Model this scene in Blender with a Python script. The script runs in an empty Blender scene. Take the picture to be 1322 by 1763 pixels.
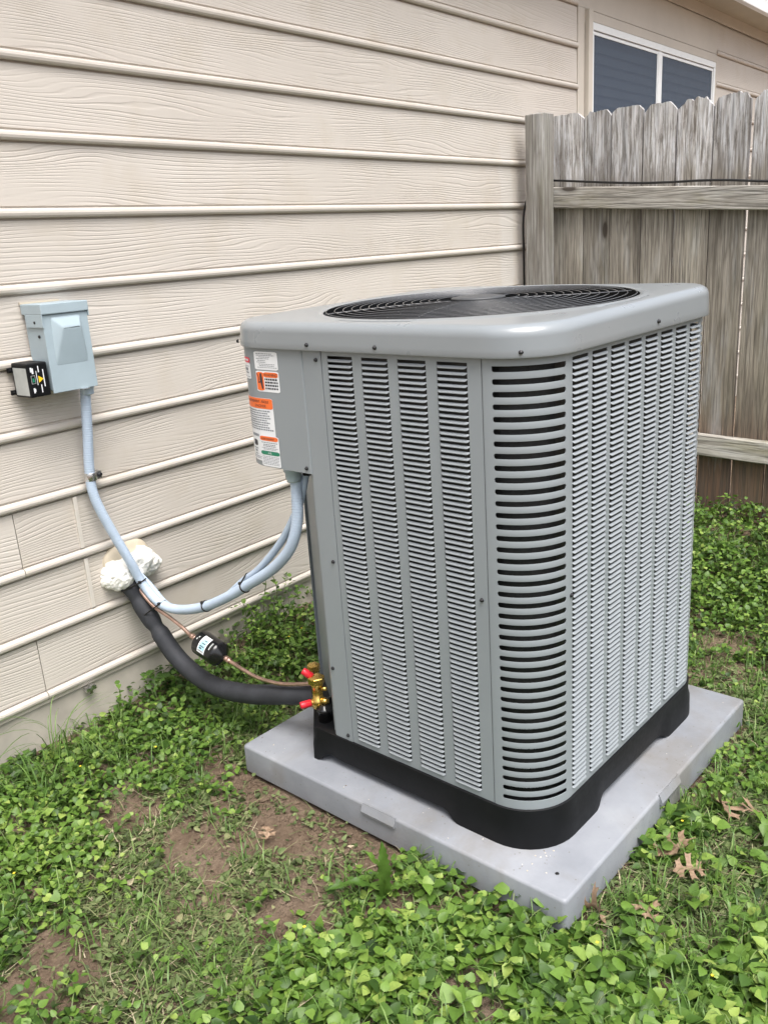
import bpy, bmesh, math, random
import numpy as np
from mathutils import Vector, Matrix, noise as mnoise

rnd = random.Random(7)
npr = np.random.default_rng(11)
scene = bpy.context.scene
COL = scene.collection
PI = math.pi

# ------------------------------------------------------------------ camera
cam_d = bpy.data.cameras.new('camera')
cam = bpy.data.objects.new('camera', cam_d)
COL.objects.link(cam)
CAM = Vector((-1.186, -0.674, 1.253))
yaw, pitch, roll = math.radians(41.893), math.radians(-17.038), math.radians(-3.509)
fwd = Vector((math.cos(pitch)*math.cos(yaw), math.cos(pitch)*math.sin(yaw), math.sin(pitch)))
rt = Vector((math.sin(yaw), -math.cos(yaw), 0)); up = rt.cross(fwd)
r2 = math.cos(roll)*rt + math.sin(roll)*up
u2 = -math.sin(roll)*rt + math.cos(roll)*up
M = Matrix(((r2.x, u2.x, -fwd.x, CAM.x), (r2.y, u2.y, -fwd.y, CAM.y), (r2.z, u2.z, -fwd.z, CAM.z), (0, 0, 0, 1)))
cam.matrix_world = M
cam_d.sensor_fit = 'VERTICAL'; cam_d.sensor_height = 24.0
cam_d.lens = 24.0*1513.06/1763.0
cam_d.clip_start = 0.02; cam_d.clip_end = 400
scene.camera = cam

# ------------------------------------------------------------------ light
SUN_EL, SUN_AZ = math.radians(66), math.radians(-118)      # azimuth of the sun in the x-y plane
world = bpy.data.worlds.new('World'); scene.world = world; world.use_nodes = True
wn = world.node_tree.nodes; wl = world.node_tree.links
bg = wn['Background']
sky = wn.new('ShaderNodeTexSky'); sky.sky_type = 'NISHITA'; sky.sun_disc = False
sky.sun_elevation = SUN_EL; sky.sun_rotation = PI/2 - SUN_AZ
sky.air_density = 1.0; sky.dust_density = 6.0; sky.ozone_density = 1.0
hs = wn.new('ShaderNodeHueSaturation'); hs.inputs['Saturation'].default_value = 0.42
wl.new(sky.outputs[0], hs.inputs['Color']); wl.new(hs.outputs[0], bg.inputs[0])
bg.inputs[1].default_value = 0.13
sun_d = bpy.data.lights.new('sun', 'SUN'); sun_d.energy = 1.5; sun_d.angle = math.radians(40); sun_d.color = (1.0, 0.975, 0.94)
sun = bpy.data.objects.new('sun', sun_d); COL.objects.link(sun)
sd = Vector((math.cos(SUN_EL)*math.cos(SUN_AZ), math.cos(SUN_EL)*math.sin(SUN_AZ), math.sin(SUN_EL)))
sun.rotation_euler = (-sd).to_track_quat('-Z', 'Y').to_euler()
scene.view_settings.view_transform = 'Standard'; scene.view_settings.look = 'None'
scene.view_settings.exposure = 1.12; scene.view_settings.gamma = 1.0
scene.view_settings.use_curve_mapping = False

# ------------------------------------------------------------------ materials
class NT:
    def __init__(s, name):
        s.m = bpy.data.materials.new(name); s.m.use_nodes = True
        s.t = s.m.node_tree; s.b = s.t.nodes['Principled BSDF']; s.out = s.t.nodes['Material Output']
    def n(s, typ, **kw):
        nd = s.t.nodes.new('ShaderNode'+typ)
        for k, v in kw.items():
            if hasattr(nd, k): setattr(nd, k, v)
        return nd
    def l(s, a, b): s.t.links.new(a, b)
    def val(s, x, sock):
        if hasattr(x, 'is_linked') or hasattr(x, 'links'): s.l(x, sock)
        else: sock.default_value = x
    def math(s, op, a, b=None, c=None):
        nd = s.n('Math', operation=op); s.val(a, nd.inputs[0])
        if b is not None: s.val(b, nd.inputs[1])
        if c is not None: s.val(c, nd.inputs[2])
        return nd.outputs[0]
    def coord(s, scale=(1, 1, 1), rand=0.0, kind='Object'):
        tc = s.n('TexCoord'); mp = s.n('Mapping'); mp.inputs['Scale'].default_value = scale
        src = tc.outputs[kind]
        if rand:
            oi = s.n('ObjectInfo'); cmb = s.n('CombineXYZ')
            a = s.math('MULTIPLY', oi.outputs['Random'], rand)
            b = s.math('MULTIPLY', oi.outputs['Random'], rand*1.7)
            s.l(a, cmb.inputs[0]); s.l(b, cmb.inputs[1]); s.l(a, cmb.inputs[2])
            ad = s.n('VectorMath', operation='ADD'); s.l(src, ad.inputs[0]); s.l(cmb.outputs[0], ad.inputs[1]); src = ad.outputs[0]
        s.l(src, mp.inputs[0]); return mp.outputs[0]
    def noise(s, vec, scale, detail=3, rough=.5, dist=0):
        nd = s.n('TexNoise'); s.l(vec, nd.inputs['Vector']); nd.inputs['Scale'].default_value = scale
        nd.inputs['Detail'].default_value = detail; nd.inputs['Roughness'].default_value = rough; nd.inputs['Distortion'].default_value = dist
        return nd.outputs['Fac']
    def ramp(s, fac, stops, interp='LINEAR'):
        nd = s.n('ValToRGB'); nd.color_ramp.interpolation = interp; e = nd.color_ramp.elements
        while len(e) < len(stops): e.new(.5)
        for i, (p, c) in enumerate(stops):
            e[i].position = p
            if not hasattr(c, '__len__'): c = (c, c, c)
            e[i].color = (*c, 1)
        s.l(fac, nd.inputs[0]); return nd.outputs[0]
    def mix(s, fac, a, b, mode='MIX'):
        nd = s.n('MixRGB', blend_type=mode); s.val(fac, nd.inputs[0])
        for x, k in ((a, 1), (b, 2)):
            if hasattr(x, '__len__'): nd.inputs[k].default_value = (*x, 1)
            else: s.l(x, nd.inputs[k])
        return nd.outputs[0]
    def bump(s, h, strength=.3, dist=.002, prev=None):
        nd = s.n('Bump'); s.l(h, nd.inputs['Height']); nd.inputs['Strength'].default_value = strength; nd.inputs['Distance'].default_value = dist
        if prev is not None: s.l(prev, nd.inputs['Normal'])
        return nd.outputs[0]
    def set(s, col=None, rough=None, normal=None, **kw):
        if col is not None:
            if hasattr(col, '__len__'): s.b.inputs['Base Color'].default_value = (*col, 1)
            else: s.l(col, s.b.inputs['Base Color'])
        if rough is not None: s.val(rough, s.b.inputs['Roughness'])
        if normal is not None: s.l(normal, s.b.inputs['Normal'])
        for k, v in kw.items(): s.val(v, s.b.inputs[k.replace('_', ' ')])
        return s.m

def worn(name, col, rough=.5, var=.12, scale=9, bump=.0, metallic=0.0, spec=None, coat=0.0, rv=.08):
    t = NT(name); c = t.coord()
    n1 = t.noise(c, scale, 4, .6)
    lo = tuple(x*(1-var) for x in col); hi = tuple(min(1, x*(1+var)) for x in col)
    cc = t.ramp(n1, [(.3, lo), (.7, hi)])
    n2 = t.noise(c, scale*6, 3, .6)
    r = t.math('MULTIPLY_ADD', n2, 2*rv, rough-rv)
    nm = t.bump(t.noise(c, scale*14, 3), bump, .001) if bump else None
    t.set(cc, r, nm, Metallic=metallic)
    if spec is not None: t.b.inputs['Specular IOR Level'].default_value = spec
    if coat: t.b.inputs['Coat Weight'].default_value = coat; t.b.inputs['Coat Roughness'].default_value = .12
    return t.m

def siding_mat(name, grain=True):
    t = NT(name)
    c = t.coord((1.0, 1.0, 6.0), 37.0)
    big = t.noise(t.coord((1, 1, 1.5), 11), 1.3, 4, .6)
    col = t.ramp(big, [(.3, (.525, .482, .432)), (.5, (.558, .515, .464)), (.72, (.58, .538, .488))])
    blot = t.noise(t.coord((1, 1, 1), 3), 7.0, 3, .6)
    col = t.mix(t.ramp(blot, [(.52, 0.0), (.75, .32)]), col, (.47, .41, .32))
    ge = t.n('NewGeometry'); gp = t.n('SeparateXYZ'); t.l(ge.outputs['Position'], gp.inputs[0])
    # a touched-up stripe of paler paint beside the fence post
    xw = t.math('ADD', gp.outputs[0], t.math('MULTIPLY_ADD', t.noise(t.coord((3, 1, 5), 6), 2.0, 3, .6), .06, -.03))
    st = t.ramp(t.math('MULTIPLY', t.math('SUBTRACT', xw, 2.10), 5.0), [(.10, 0.0), (.22, 1.0), (.62, 1.0), (.72, 0.0)])
    sz = t.ramp(t.math('MULTIPLY', gp.outputs[2], .5), [(.40, 1.0), (.78, .9), (.83, 0.0)])
    col = t.mix(t.math('MULTIPLY', t.math('MULTIPLY', st, sz), .55), col, (.60, .58, .55))
    nm = None
    if grain:
        low = t.noise(c, 1.25, 1.5, .45, .35)
        tc = t.n('TexCoord'); sx = t.n('SeparateXYZ'); t.l(tc.outputs['Object'], sx.inputs[0])
        v = t.math('MULTIPLY_ADD', low, 11.5, t.math('MULTIPLY', sx.outputs[2], 104.0))
        jit = t.noise(t.coord((6, 1, 40), 5), 1.0, 2, .5)
        v = t.math('ADD', v, t.math('MULTIPLY', jit, .8))
        f = t.math('PINGPONG', v, .5)
        h = t.ramp(f, [(.0, 0.0), (.10, .25), (.22, 1.0), (1, .85)], 'EASE')
        fade = t.noise(t.coord((2, 1, 5), 9), 2.2, 2, .5)
        h = t.mix(t.ramp(fade, [(.36, .1), (.6, 1.0)]), (.85, .85, .85), h)
        fine = t.noise(t.coord((5, 1, 170), 2), 1.0, 3, .6)
        nm = t.bump(h, .55, .0016, t.bump(fine, .3, .0007))
        col = t.mix(t.math('MULTIPLY', t.math('SUBTRACT', 1.0, h), .08), col, (.30, .25, .20))
    else:
        nm = t.bump(t.noise(t.coord((3, 30, 30)), 2, 3), .12, .001)
    return t.set(col, .62, nm, Specular_IOR_Level=.35)

def fence_mat(name, tone=0):
    t = NT(name)
    tc = t.n('TexCoord'); sx = t.n('SeparateXYZ'); t.l(tc.outputs['Object'], sx.inputs[0])
    long_ax = 2 if tone < 2 else 1
    sc = (9, 9, .55) if long_ax == 2 else (9, .55, 9)
    low = t.noise(t.coord(sc, 23), 1.3, 2.5, .55, .5)
    rings = t.math('PINGPONG', t.math('MULTIPLY', low, 13.0), .5)
    sf = (55, 55, 1.3) if long_ax == 2 else (55, 1.3, 55)
    fine = t.noise(t.coord(sf, 7), 2.0, 5, .7)
    sg = (170, 170, 5) if long_ax == 2 else (170, 5, 170)
    fibre = t.noise(t.coord(sg, 3), 1.0, 3, .7)
    oi = t.n('ObjectInfo')
    if tone == 2:
        c0 = t.ramp(fine, [(.25, (.19, .18, .16)), (.5, (.40, .38, .345)), (.75, (.53, .51, .47))])
        alg = t.noise(t.coord((2, 3, 8), 5), 1.6, 4, .6)
        c0 = t.mix(t.ramp(alg, [(.5, 0.0), (.72, .65)]), c0, (.20, .185, .095))
    elif tone == 1:
        c0 = t.ramp(fine, [(.22, (.13, .125, .115)), (.5, (.30, .29, .27)), (.78, (.43, .42, .40))])
        alg = t.noise(t.coord((6, 6, 1), 5), 1.6, 4, .6)
        c0 = t.mix(t.ramp(alg, [(.5, 0.0), (.7, .45)]), c0, (.20, .20, .13))
    else:
        # weathered silver above, olive brown in the middle, damp reddish brown at the foot
        zz = t.math('ADD', sx.outputs[2], t.math('MULTIPLY_ADD', t.noise(t.coord((22, 22, 2.5), 13), 1.0, 4, .7), .34, -.17))
        zn = t.math('DIVIDE', zz, 1.8)
        base = t.ramp(zn, [(.0, (.16, .095, .060)), (.20, (.205, .135, .095)), (.30, (.315, .275, .222)), (.78, (.385, .36, .32)), (.815, (.47, .45, .435)), (.93, (.62, .605, .60))])
        c0 = t.mix(t.ramp(fine, [(.30, .8), (.58, 0.0)]), base, (.075, .068, .060))
        alg = t.noise(t.coord((10, 10, .9), 5), 1.6, 4, .6)
        c0 = t.mix(t.ramp(alg, [(.5, 0.0), (.72, .18)]), c0, (.185, .19, .11))
        peel = t.noise(t.coord((40, 40, 5), 29), 1.5, 5, .75)
        up_ = t.ramp(zn, [(.78, 0.0), (.84, 1.0)])
        c0 = t.mix(t.math('MULTIPLY', up_, t.ramp(peel, [(.48, 0.0), (.57, .75)])), c0, (.64, .65, .68))
        c0 = t.mix(t.math('MULTIPLY', up_, t.ramp(peel, [(.36, .85), (.45, 0.0)])), c0, (.14, .125, .115))
    c0 = t.mix(t.ramp(rings, [(.0, .42), (.25, 0.0)]), c0, (.10, .085, .065))
    br = t.math('MULTIPLY_ADD', oi.outputs['Random'], .4, .8)
    blt = t.noise(t.coord((14, 14, 2.2) if long_ax == 2 else (14, 2.2, 14), 31), 1.0, 4, .65)
    c0 = t.mix(t.ramp(blt, [(.34, .55), (.52, 0.0)]), c0, (.13, .11, .09))
    c0 = t.mix(t.ramp(blt, [(.56, 0.0), (.72, .4)]), c0, (.52, .53, .54))
    hsv = t.n('HueSaturation'); t.l(c0, hsv.inputs['Color']); t.l(br, hsv.inputs['Value'])
    # knots
    kv = t.n('TexVoronoi'); kv.inputs['Scale'].default_value = 1.0
    ks = (7.5, 7.5, 2.6) if long_ax == 2 else (7.5, 2.6, 7.5)
    t.l(t.coord(ks, 41), kv.inputs['Vector'])
    kn = t.ramp(kv.outputs['Distance'], [(.07, .9), (.10, .4), (.16, 0.0)])
    col = t.mix(kn, hsv.outputs[0], (.045, .035, .028))
    c0f = t.ramp(fibre, [(.36, .55), (.5, 0.0)])
    col = t.mix(c0f, col, (.05, .045, .04))
    h = t.mix(.5, fine, fibre); h = t.mix(.3, h, t.ramp(rings, [(.0, 0.0), (.3, 1.0)]))
    return t.set(col, .85, t.bump(h, .75, .003), Specular_IOR_Level=.2)

def leaf_mat(name, stops, rough=.45, trans=.25):
    t = NT(name)
    at = t.n('Attribute', attribute_name='tint')
    col = t.ramp(at.outputs['Fac'], stops)
    v = t.noise(t.coord(), 130, 2, .6)
    col = t.mix(t.ramp(v, [(.35, .18), (.65, 0.0)]), col, (.02, .03, .01))
    t.set(col, rough, None, Specular_IOR_Level=.4)
    tr = t.n('BsdfTranslucent'); mx = t.n('MixShader'); mx.inputs[0].default_value = trans
    t.l(t.mix(.5, col, (.14, .22, .03)), tr.inputs[0])
    t.l(t.b.outputs[0], mx.inputs[1]); t.l(tr.outputs[0], mx.inputs[2]); t.l(mx.outputs[0], t.out.inputs[0])
    return t.m

MAT = {}
MAT['siding'] = siding_mat('siding_paint')
MAT['bead'] = siding_mat('siding_bead_paint', False)
MAT['trim'] = worn('trim_paint', (.54, .495, .43), .55, .06, 3, .08)
MAT['concrete'] = worn('foundation_concrete', (.42, .385, .335), .9, .22, 5, .5)
MAT['paint'] = worn('grey_unit_paint', (.245, .272, .292), .42, .03, 4, .0, spec=.5, rv=.03)
MAT['louver'] = worn('grey_unit_paint_lit', (.285, .312, .334), .32, .03, 4, .0, spec=.5, rv=.03)  # same unit paint, lightened for the sky light on the tilted blades
MAT['cap'] = worn('grey_cap_paint', (.215, .236, .252), .28, .02, 2, .0, spec=.5, coat=.4, rv=.02)
MAT['black'] = worn('black_plastic', (.0045, .005, .006), .5, .3, 12, .05, spec=.22)
MAT['blackgloss'] = worn('black_gloss_paint', (.008, .008, .009), .16, .2, 12)
MAT['hub'] = worn('dark_grey_hub', (.055, .058, .062), .5, .05, 8)
MAT['wire'] = worn('dark_grey_wire', (.085, .088, .094), .25, .05, 8, spec=.6)
MAT['coil'] = worn('dark_coil_fins', (.012, .012, .013), .5, .4, 60, .3)
MAT['screw'] = worn('dark_screw', (.015, .015, .017), .45, .2, 40)
MAT['box'] = worn('blue_grey_box_paint', (.345, .425, .47), .36, .05, 14, .03)
MAT['conduit'] = worn('blue_grey_conduit', (.43, .52, .64), .38, .06, 18, .02)
MAT['foamtube'] = worn('black_foam_rubber', (.026, .028, .034), .72, .25, 25, .25)
MAT['copper'] = worn('tarnished_copper', (.58, .40, .33), .34, .3, 30, metallic=1.0)
MAT['steel'] = worn('bright_steel', (.62, .62, .62), .28, .1, 40, metallic=1.0)
MAT['brass'] = worn('yellow_brass', (.68, .46, .13), .27, .15, 50, metallic=1.0)
MAT['red'] = worn('red_plastic', (.62, .02, .035), .38, .1, 40)
MAT['foam'] = worn('white_expanding_foam', (.80, .79, .74), .75, .06, 22, .25)
MAT['putty'] = worn('beige_putty', (.56, .49, .38), .8, .12, 18, .3)
MAT['white'] = worn('white_label', (.78, .80, .83), .4, .03, 20)
MAT['offwhite'] = worn('grey_white_label', (.42, .44, .43), .4, .12, 30)
MAT['orange'] = worn('orange_label', (.85, .16, .025), .4, .05, 20)
MAT['redlabel'] = worn('red_label', (.72, .05, .08), .4, .05, 20)
MAT['green'] = worn('green_label', (.01, .20, .11), .4, .05, 20)
MAT['yellow'] = worn('yellow_mark', (.85, .55, .02), .4, .05, 20)
MAT['teal'] = worn('light_blue_print', (.35, .58, .66), .4, .2, 90)
MAT['ink'] = worn('dark_ink', (.03, .03, .04), .5, .1, 20)
MAT['greyink'] = worn('grey_ink', (.22, .24, .27), .5, .1, 20)
MAT['tie'] = worn('black_nylon', (.008, .008, .008), .35, .2, 30)
MAT['alu'] = worn('white_window_frame', (.78, .80, .80), .35, .04, 6)
MAT['blind'] = worn('pale_blind', (.55, .56, .56), .5, .05, 6)
MAT['room'] = worn('dim_room', (.10, .10, .11), .9, .1, 3)
MAT['soffit'] = worn('beige_soffit', (.43, .39, .31), .7, .06, 4, .1)
MAT['fascia'] = worn('white_fascia', (.78, .79, .80), .45, .05, 3)
MAT['fence'] = fence_mat('weathered_picket_wood')
MAT['post'] = fence_mat('weathered_post_wood', 1)
MAT['rail'] = fence_mat('weathered_rail_wood', 2)
MAT['caulk'] = worn('pale_caulk', (.60, .56, .505), .5, .08, 30)
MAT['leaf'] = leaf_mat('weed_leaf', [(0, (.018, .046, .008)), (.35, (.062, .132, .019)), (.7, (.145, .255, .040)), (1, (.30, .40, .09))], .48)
MAT['stem'] = leaf_mat('weed_stem', [(0, (.10, .15, .05)), (1, (.24, .29, .12))], .5)
MAT['grass'] = leaf_mat('grass_blade', [(0, (.07, .14, .028)), (.6, (.125, .23, .05)), (1, (.25, .34, .11))], .45)
MAT['mulch'] = leaf_mat('clippings', [(0, (.045, .060, .020)), (.35, (.095, .135, .042)), (.65, (.165, .205, .080)), (.85, (.25, .23, .12)), (1, (.44, .38, .26))], .7, .1)
MAT['deadleaf'] = leaf_mat('dry_oak_leaf', [(0, (.20, .125, .075)), (1, (.36, .25, .17))], .65, .1)
MAT['yellowflower'] = worn('yellow_petal', (.75, .55, .03), .5, .1, 20)

t = NT('pad_composite'); c = t.coord()
n = t.noise(c, 6, 5, .6); col = t.ramp(n, [(.3, (.190, .203, .228)), (.55, (.245, .258, .284)), (.75, (.285, .298, .322))])
st = t.noise(c, 3.2, 5, .65, .4); col = t.mix(t.ramp(st, [(.48, 0.0), (.68, .6)]), col, (.17, .155, .135))
sp = t.n('TexVoronoi'); sp.inputs['Scale'].default_value = 55; t.l(c, sp.inputs['Vector'])
col = t.mix(t.ramp(sp.outputs['Distance'], [(.06, .6), (.12, 0.0)]), col, (.12, .105, .09))
MAT['pad'] = t.set(col, .48, t.bump(t.noise(c, 90, 5, .7), .35, .002))

t = NT('bare_soil'); c = t.coord(kind='Object')
n = t.noise(c, 5, 6, .65); col = t.ramp(n, [(.3, (.150, .105, .072)), (.5, (.222, .162, .115)), (.7, (.285, .218, .162))])
n2 = t.noise(c, 55, 4, .7); col = t.mix(t.ramp(n2, [(.35, .5), (.55, 0.0)]), col, (.10, .068, .048))
n3 = t.noise(c, 120, 2, .5); col = t.mix(t.ramp(n3, [(.66, 0.0), (.74, .6)]), col, (.36, .29, .21))
MAT['soil'] = t.set(col, .95, t.bump(t.noise(c, 60, 8, .75), 1.0, .018), Specular_IOR_Level=.15)

# dark insect screen: a woven mesh, partly see-through
t = NT('dark_window_screen'); t.set((.058, .082, .125), .4)
tr = t.n('BsdfTransparent'); mx = t.n('MixShader'); mx.inputs[0].default_value = .40
t.l(t.b.outputs[0], mx.inputs[1]); t.l(tr.outputs[0], mx.inputs[2]); t.l(mx.outputs[0], t.out.inputs[0])
MAT['screen'] = t.m

# ------------------------------------------------------------------ mesh helpers
class MB:
    def __init__(s): s.v = []; s.f = []; s.mi = []; s.sm = []
    def add(s, verts, faces, mi=0, smooth=False):
        o = len(s.v); s.v += [tuple(v) for v in verts]
        for f in faces: s.f.append(tuple(i+o for i in f)); s.mi.append(mi); s.sm.append(smooth)
        return s
    def box(s, x0, x1, y0, y1, z0, z1, mi=0):
        v = [(x, y, z) for z in (z0, z1) for y in (y0, y1) for x in (x0, x1)]
        return s.add(v, [(0, 2, 3, 1), (4, 5, 7, 6), (0, 1, 5, 4), (2, 6, 7, 3), (0, 4, 6, 2), (1, 3, 7, 5)], mi)
    def bbox(s, x0, x1, y0, y1, z0, z1, b=.003, mi=0, seg=2):
        bm = bmesh.new(); bmesh.ops.create_cube(bm, size=1)
        for v in bm.verts: v.co = Vector(((x0+x1)/2+v.co.x*(x1-x0), (y0+y1)/2+v.co.y*(y1-y0), (z0+z1)/2+v.co.z*(z1-z0)))
        bmesh.ops.bevel(bm, geom=bm.edges[:], offset=b, segments=seg, profile=.6, affect='EDGES')
        return s.bm(bm, mi, False)
    def bm(s, bm, mi=0, smooth=False):
        bm.verts.index_update()
        s.add([v.co[:] for v in bm.verts], [[v.index for v in f.verts] for f in bm.faces], mi, smooth); bm.free(); return s
    def tube(s, pts, r, n=8, mi=0, smooth=True, caps=True, closed=False, ridge=None):
        pts = [Vector(p) for p in pts]; N = len(pts); rings = []
        prev = None
        for i, p in enumerate(pts):
            a = pts[(i-1) % N] if closed else pts[max(i-1, 0)]
            b = pts[(i+1) % N] if closed else pts[min(i+1, N-1)]
            tg = (b-a).normalized()
            if prev is None:
                h = Vector((0, 0, 1)) if abs(tg.z) < .9 else Vector((1, 0, 0)); nx = tg.cross(h).normalized()
            else:
                nx = (prev - tg*prev.dot(tg)).normalized()
            prev = nx; ny = tg.cross(nx)
            rr = r[i] if hasattr(r, '__len__') else r
            if ridge: rr *= ridge(i)
            rings.append([p + (nx*math.cos(2*PI*k/n)+ny*math.sin(2*PI*k/n))*rr for k in range(n)])
        v = [q for rg in rings for q in rg]; f = []
        for i in range(N if closed else N-1):
            j = (i+1) % N
            for k in range(n):
                k2 = (k+1) % n; f.append((i*n+k, i*n+k2, j*n+k2, j*n+k))
        if caps and not closed: f.append(tuple(range(n))[::-1]); f.append(tuple((N-1)*n+k for k in range(n)))
        return s.add(v, f, mi, smooth)
    def lathe(s, origin, axis, prof, n=16, mi=0, smooth=True):
        o = Vector(origin); a = Vector(axis).normalized()
        h = Vector((0, 0, 1)) if abs(a.z) < .9 else Vector((1, 0, 0)); nx = a.cross(h).normalized(); ny = a.cross(nx)
        v = [o+a*t_+(nx*math.cos(2*PI*k/n)+ny*math.sin(2*PI*k/n))*r_ for (t_, r_) in prof for k in range(n)]
        f = [(i*n+k, i*n+(k+1) % n, (i+1)*n+(k+1) % n, (i+1)*n+k) for i in range(len(prof)-1) for k in range(n)]
        f.append(tuple(range(n))[::-1]); f.append(tuple((len(prof)-1)*n+k for k in range(n)))
        return s.add(v, f, mi, smooth)
    def mesh(s, name, mats):
        me = bpy.data.meshes.new(name); me.from_pydata(s.v, [], s.f)
        for m in (mats if isinstance(mats, (list, tuple)) else [mats]): me.materials.append(m)
        me.polygons.foreach_set('material_index', s.mi); me.polygons.foreach_set('use_smooth', s.sm)
        me.update(); return me
    def build(s, name, mats, parent=None, loc=(0, 0, 0), fix=True):
        me = s.mesh(name, mats)
        if fix:
            bm = bmesh.new(); bm.from_mesh(me); bmesh.ops.recalc_face_normals(bm, faces=bm.faces[:]); bm.to_mesh(me); bm.free()
        return obj(name, me, parent, loc)

def obj(name, me, parent=None, loc=(0, 0, 0)):
    o = bpy.data.objects.new(name, me); COL.objects.link(o); o.location = loc
    if parent is not None: o.parent = parent
    return o
def tag(o, label=None, cat=None, group=None, kind=None):
    if label: o['label'] = label
    if cat: o['category'] = cat
    if group: o['group'] = group
    if kind: o['kind'] = kind
    return o
def empty(name, loc, rz=0, **kw):
    o = bpy.data.objects.new(name, None); COL.objects.link(o); o.location = loc; o.rotation_euler = (0, 0, rz); o.empty_display_size = .05
    return tag(o, **kw)
def spline(pts, n=12):
    P = [Vector(p) for p in pts]; P = [P[0]*2-P[1]]+P+[P[-1]*2-P[-2]]; out = []
    for i in range(1, len(P)-2):
        a, b, c, d = P[i-1:i+3]
        for k in range(n):
            u = k/n
            out.append(.5*((2*b)+(c-a)*u+(2*a-5*b+4*c-d)*u*u+(3*b-a-3*c+d)*u**3))
    out.append(P[-2]); return out
def resample(pts, step):
    out = [pts[0]]; acc = 0
    for a, b in zip(pts, pts[1:]):
        L = (b-a).length
        while acc+L >= step:
            u = (step-acc)/L; a = a.lerp(b, u); L = (b-a).length; out.append(a); acc = 0
        acc += L
    out.append(pts[-1]); return out
def auto_smooth(o, deg=35):
    me = o.data; me.polygons.foreach_set('use_smooth', [True]*len(me.polygons))
    bm = bmesh.new(); bm.from_mesh(me)
    for e in bm.edges:
        if len(e.link_faces) != 2 or e.calc_face_angle(0) > math.radians(deg): e.smooth = False
    bm.to_mesh(me); bm.free(); return o

# vectorised value noise for the ground
_perm = npr.permutation(4096).astype(np.int64); _pv = npr.random(4096)
def vnoise(x, y, sc, seed=0):
    x = np.asarray(x, float)*sc+seed*17.3; y = np.asarray(y, float)*sc+seed*9.1
    xi = np.floor(x).astype(np.int64); yi = np.floor(y).astype(np.int64); fx = x-xi; fy = y-yi
    fx = fx*fx*(3-2*fx); fy = fy*fy*(3-2*fy)
    h = lambda a, b: _pv[(_perm[(a+101) & 4095]+b*53) & 4095]
    return (h(xi, yi)*(1-fx)+h(xi+1, yi)*fx)*(1-fy)+(h(xi, yi+1)*(1-fx)+h(xi+1, yi+1)*fx)*fy
def fbm(x, y, sc, seed=0):
    return (vnoise(x, y, sc, seed)+.5*vnoise(x, y, sc*2.1, seed+3)+.25*vnoise(x, y, sc*4.3, seed+5))/1.75

# ------------------------------------------------------------------ the lie of the land
A = math.atan(.044)                                     # the wall is turned a little against the pad
WX, WY = .457, 1.462
def wall_y(x): return WY+.044*(x-WX)
def wp(x, off, z): return Vector((x+off*math.sin(A), wall_y(x)-off*math.cos(A), z))
# (centre x, centre y, radius x, radius y, turn, bare, mown)
ZONES = [(-.18, .60, .20, .27, -.15, 1.0, .2), (-.13, .37, .06, .05, 0, .9, .1), (-.04, .66, .07, .34, 0, 1.0, .1), (-.27, 1.02, .09, .10, 0, 1.0, .2), (-.67, .70, .15, .09, .6, 1.0, .2),
         (-.40, .70, .20, .27, -.2, .45, 1.0), (-.47, .52, .16, .15, 0, .4, 1.0), (-.28, .93, .14, .12, 0, .3, .9), (-.55, .60, .10, .10, 0, .3, .9),
         (.26, -.15, .26, .14, -.35, .12, 1.0), (.52, -.20, .18, .12, -.3, .15, 1.0), (.14, -.06, .10, .06, 0, .15, .9),
         (1.12, .12, .08, .06, 0, .9, .3), (1.00, .02, .18, .14, 0, .3, .95), (.70, -.22, .22, .10, 0, .1, .6), (.25, .99, .22, .10, .2, .35, .8)]
def masks(x, y):
    x = np.asarray(x, float); y = np.asarray(y, float)
    w = (fbm(x, y, 9, 1)-.5)*1.0+(fbm(x, y, 24, 2)-.5)*.6
    bare = np.zeros_like(x); mown = np.zeros_like(x)
    for cx, cy, rx, ry, a, b, m in ZONES:
        dx, dy = x-cx, y-cy; ca, sa = math.cos(a), math.sin(a)
        d = np.sqrt(((dx*ca+dy*sa)/rx)**2+((-dx*sa+dy*ca)/ry)**2)
        e = np.clip((1.25-d-w)/.5, 0, 1)
        bare = np.maximum(bare, e*b); mown = np.maximum(mown, e*m)
    return bare, mown
def ground_z(x, y):
    x = np.asarray(x, float); y = np.asarray(y, float)
    near = np.exp(-((x-.4)**2+(y-.4)**2)/9.0)
    z = (fbm(x, y, 2.2, 4)-.5)*.03*near+(fbm(x, y, 14, 6)-.5)*.022*near-.010
    z = z+.045*np.exp(-((wall_y(x)-y)/.16)**2)*(x < 1.9)*np.clip((x+.15)/.5, .2, 1)
    z = z+.08*np.clip((x-1.35)/.9, 0, 1)*(x < 2.6)
    inpad = np.clip((.06-np.maximum(np.maximum(-x, x-.914), np.maximum(-y, y-.914)))/.06, 0, 1)
    return z*(1-inpad)+inpad*(-.014-.006*np.sin(x*40)*np.sin(y*31))

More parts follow.
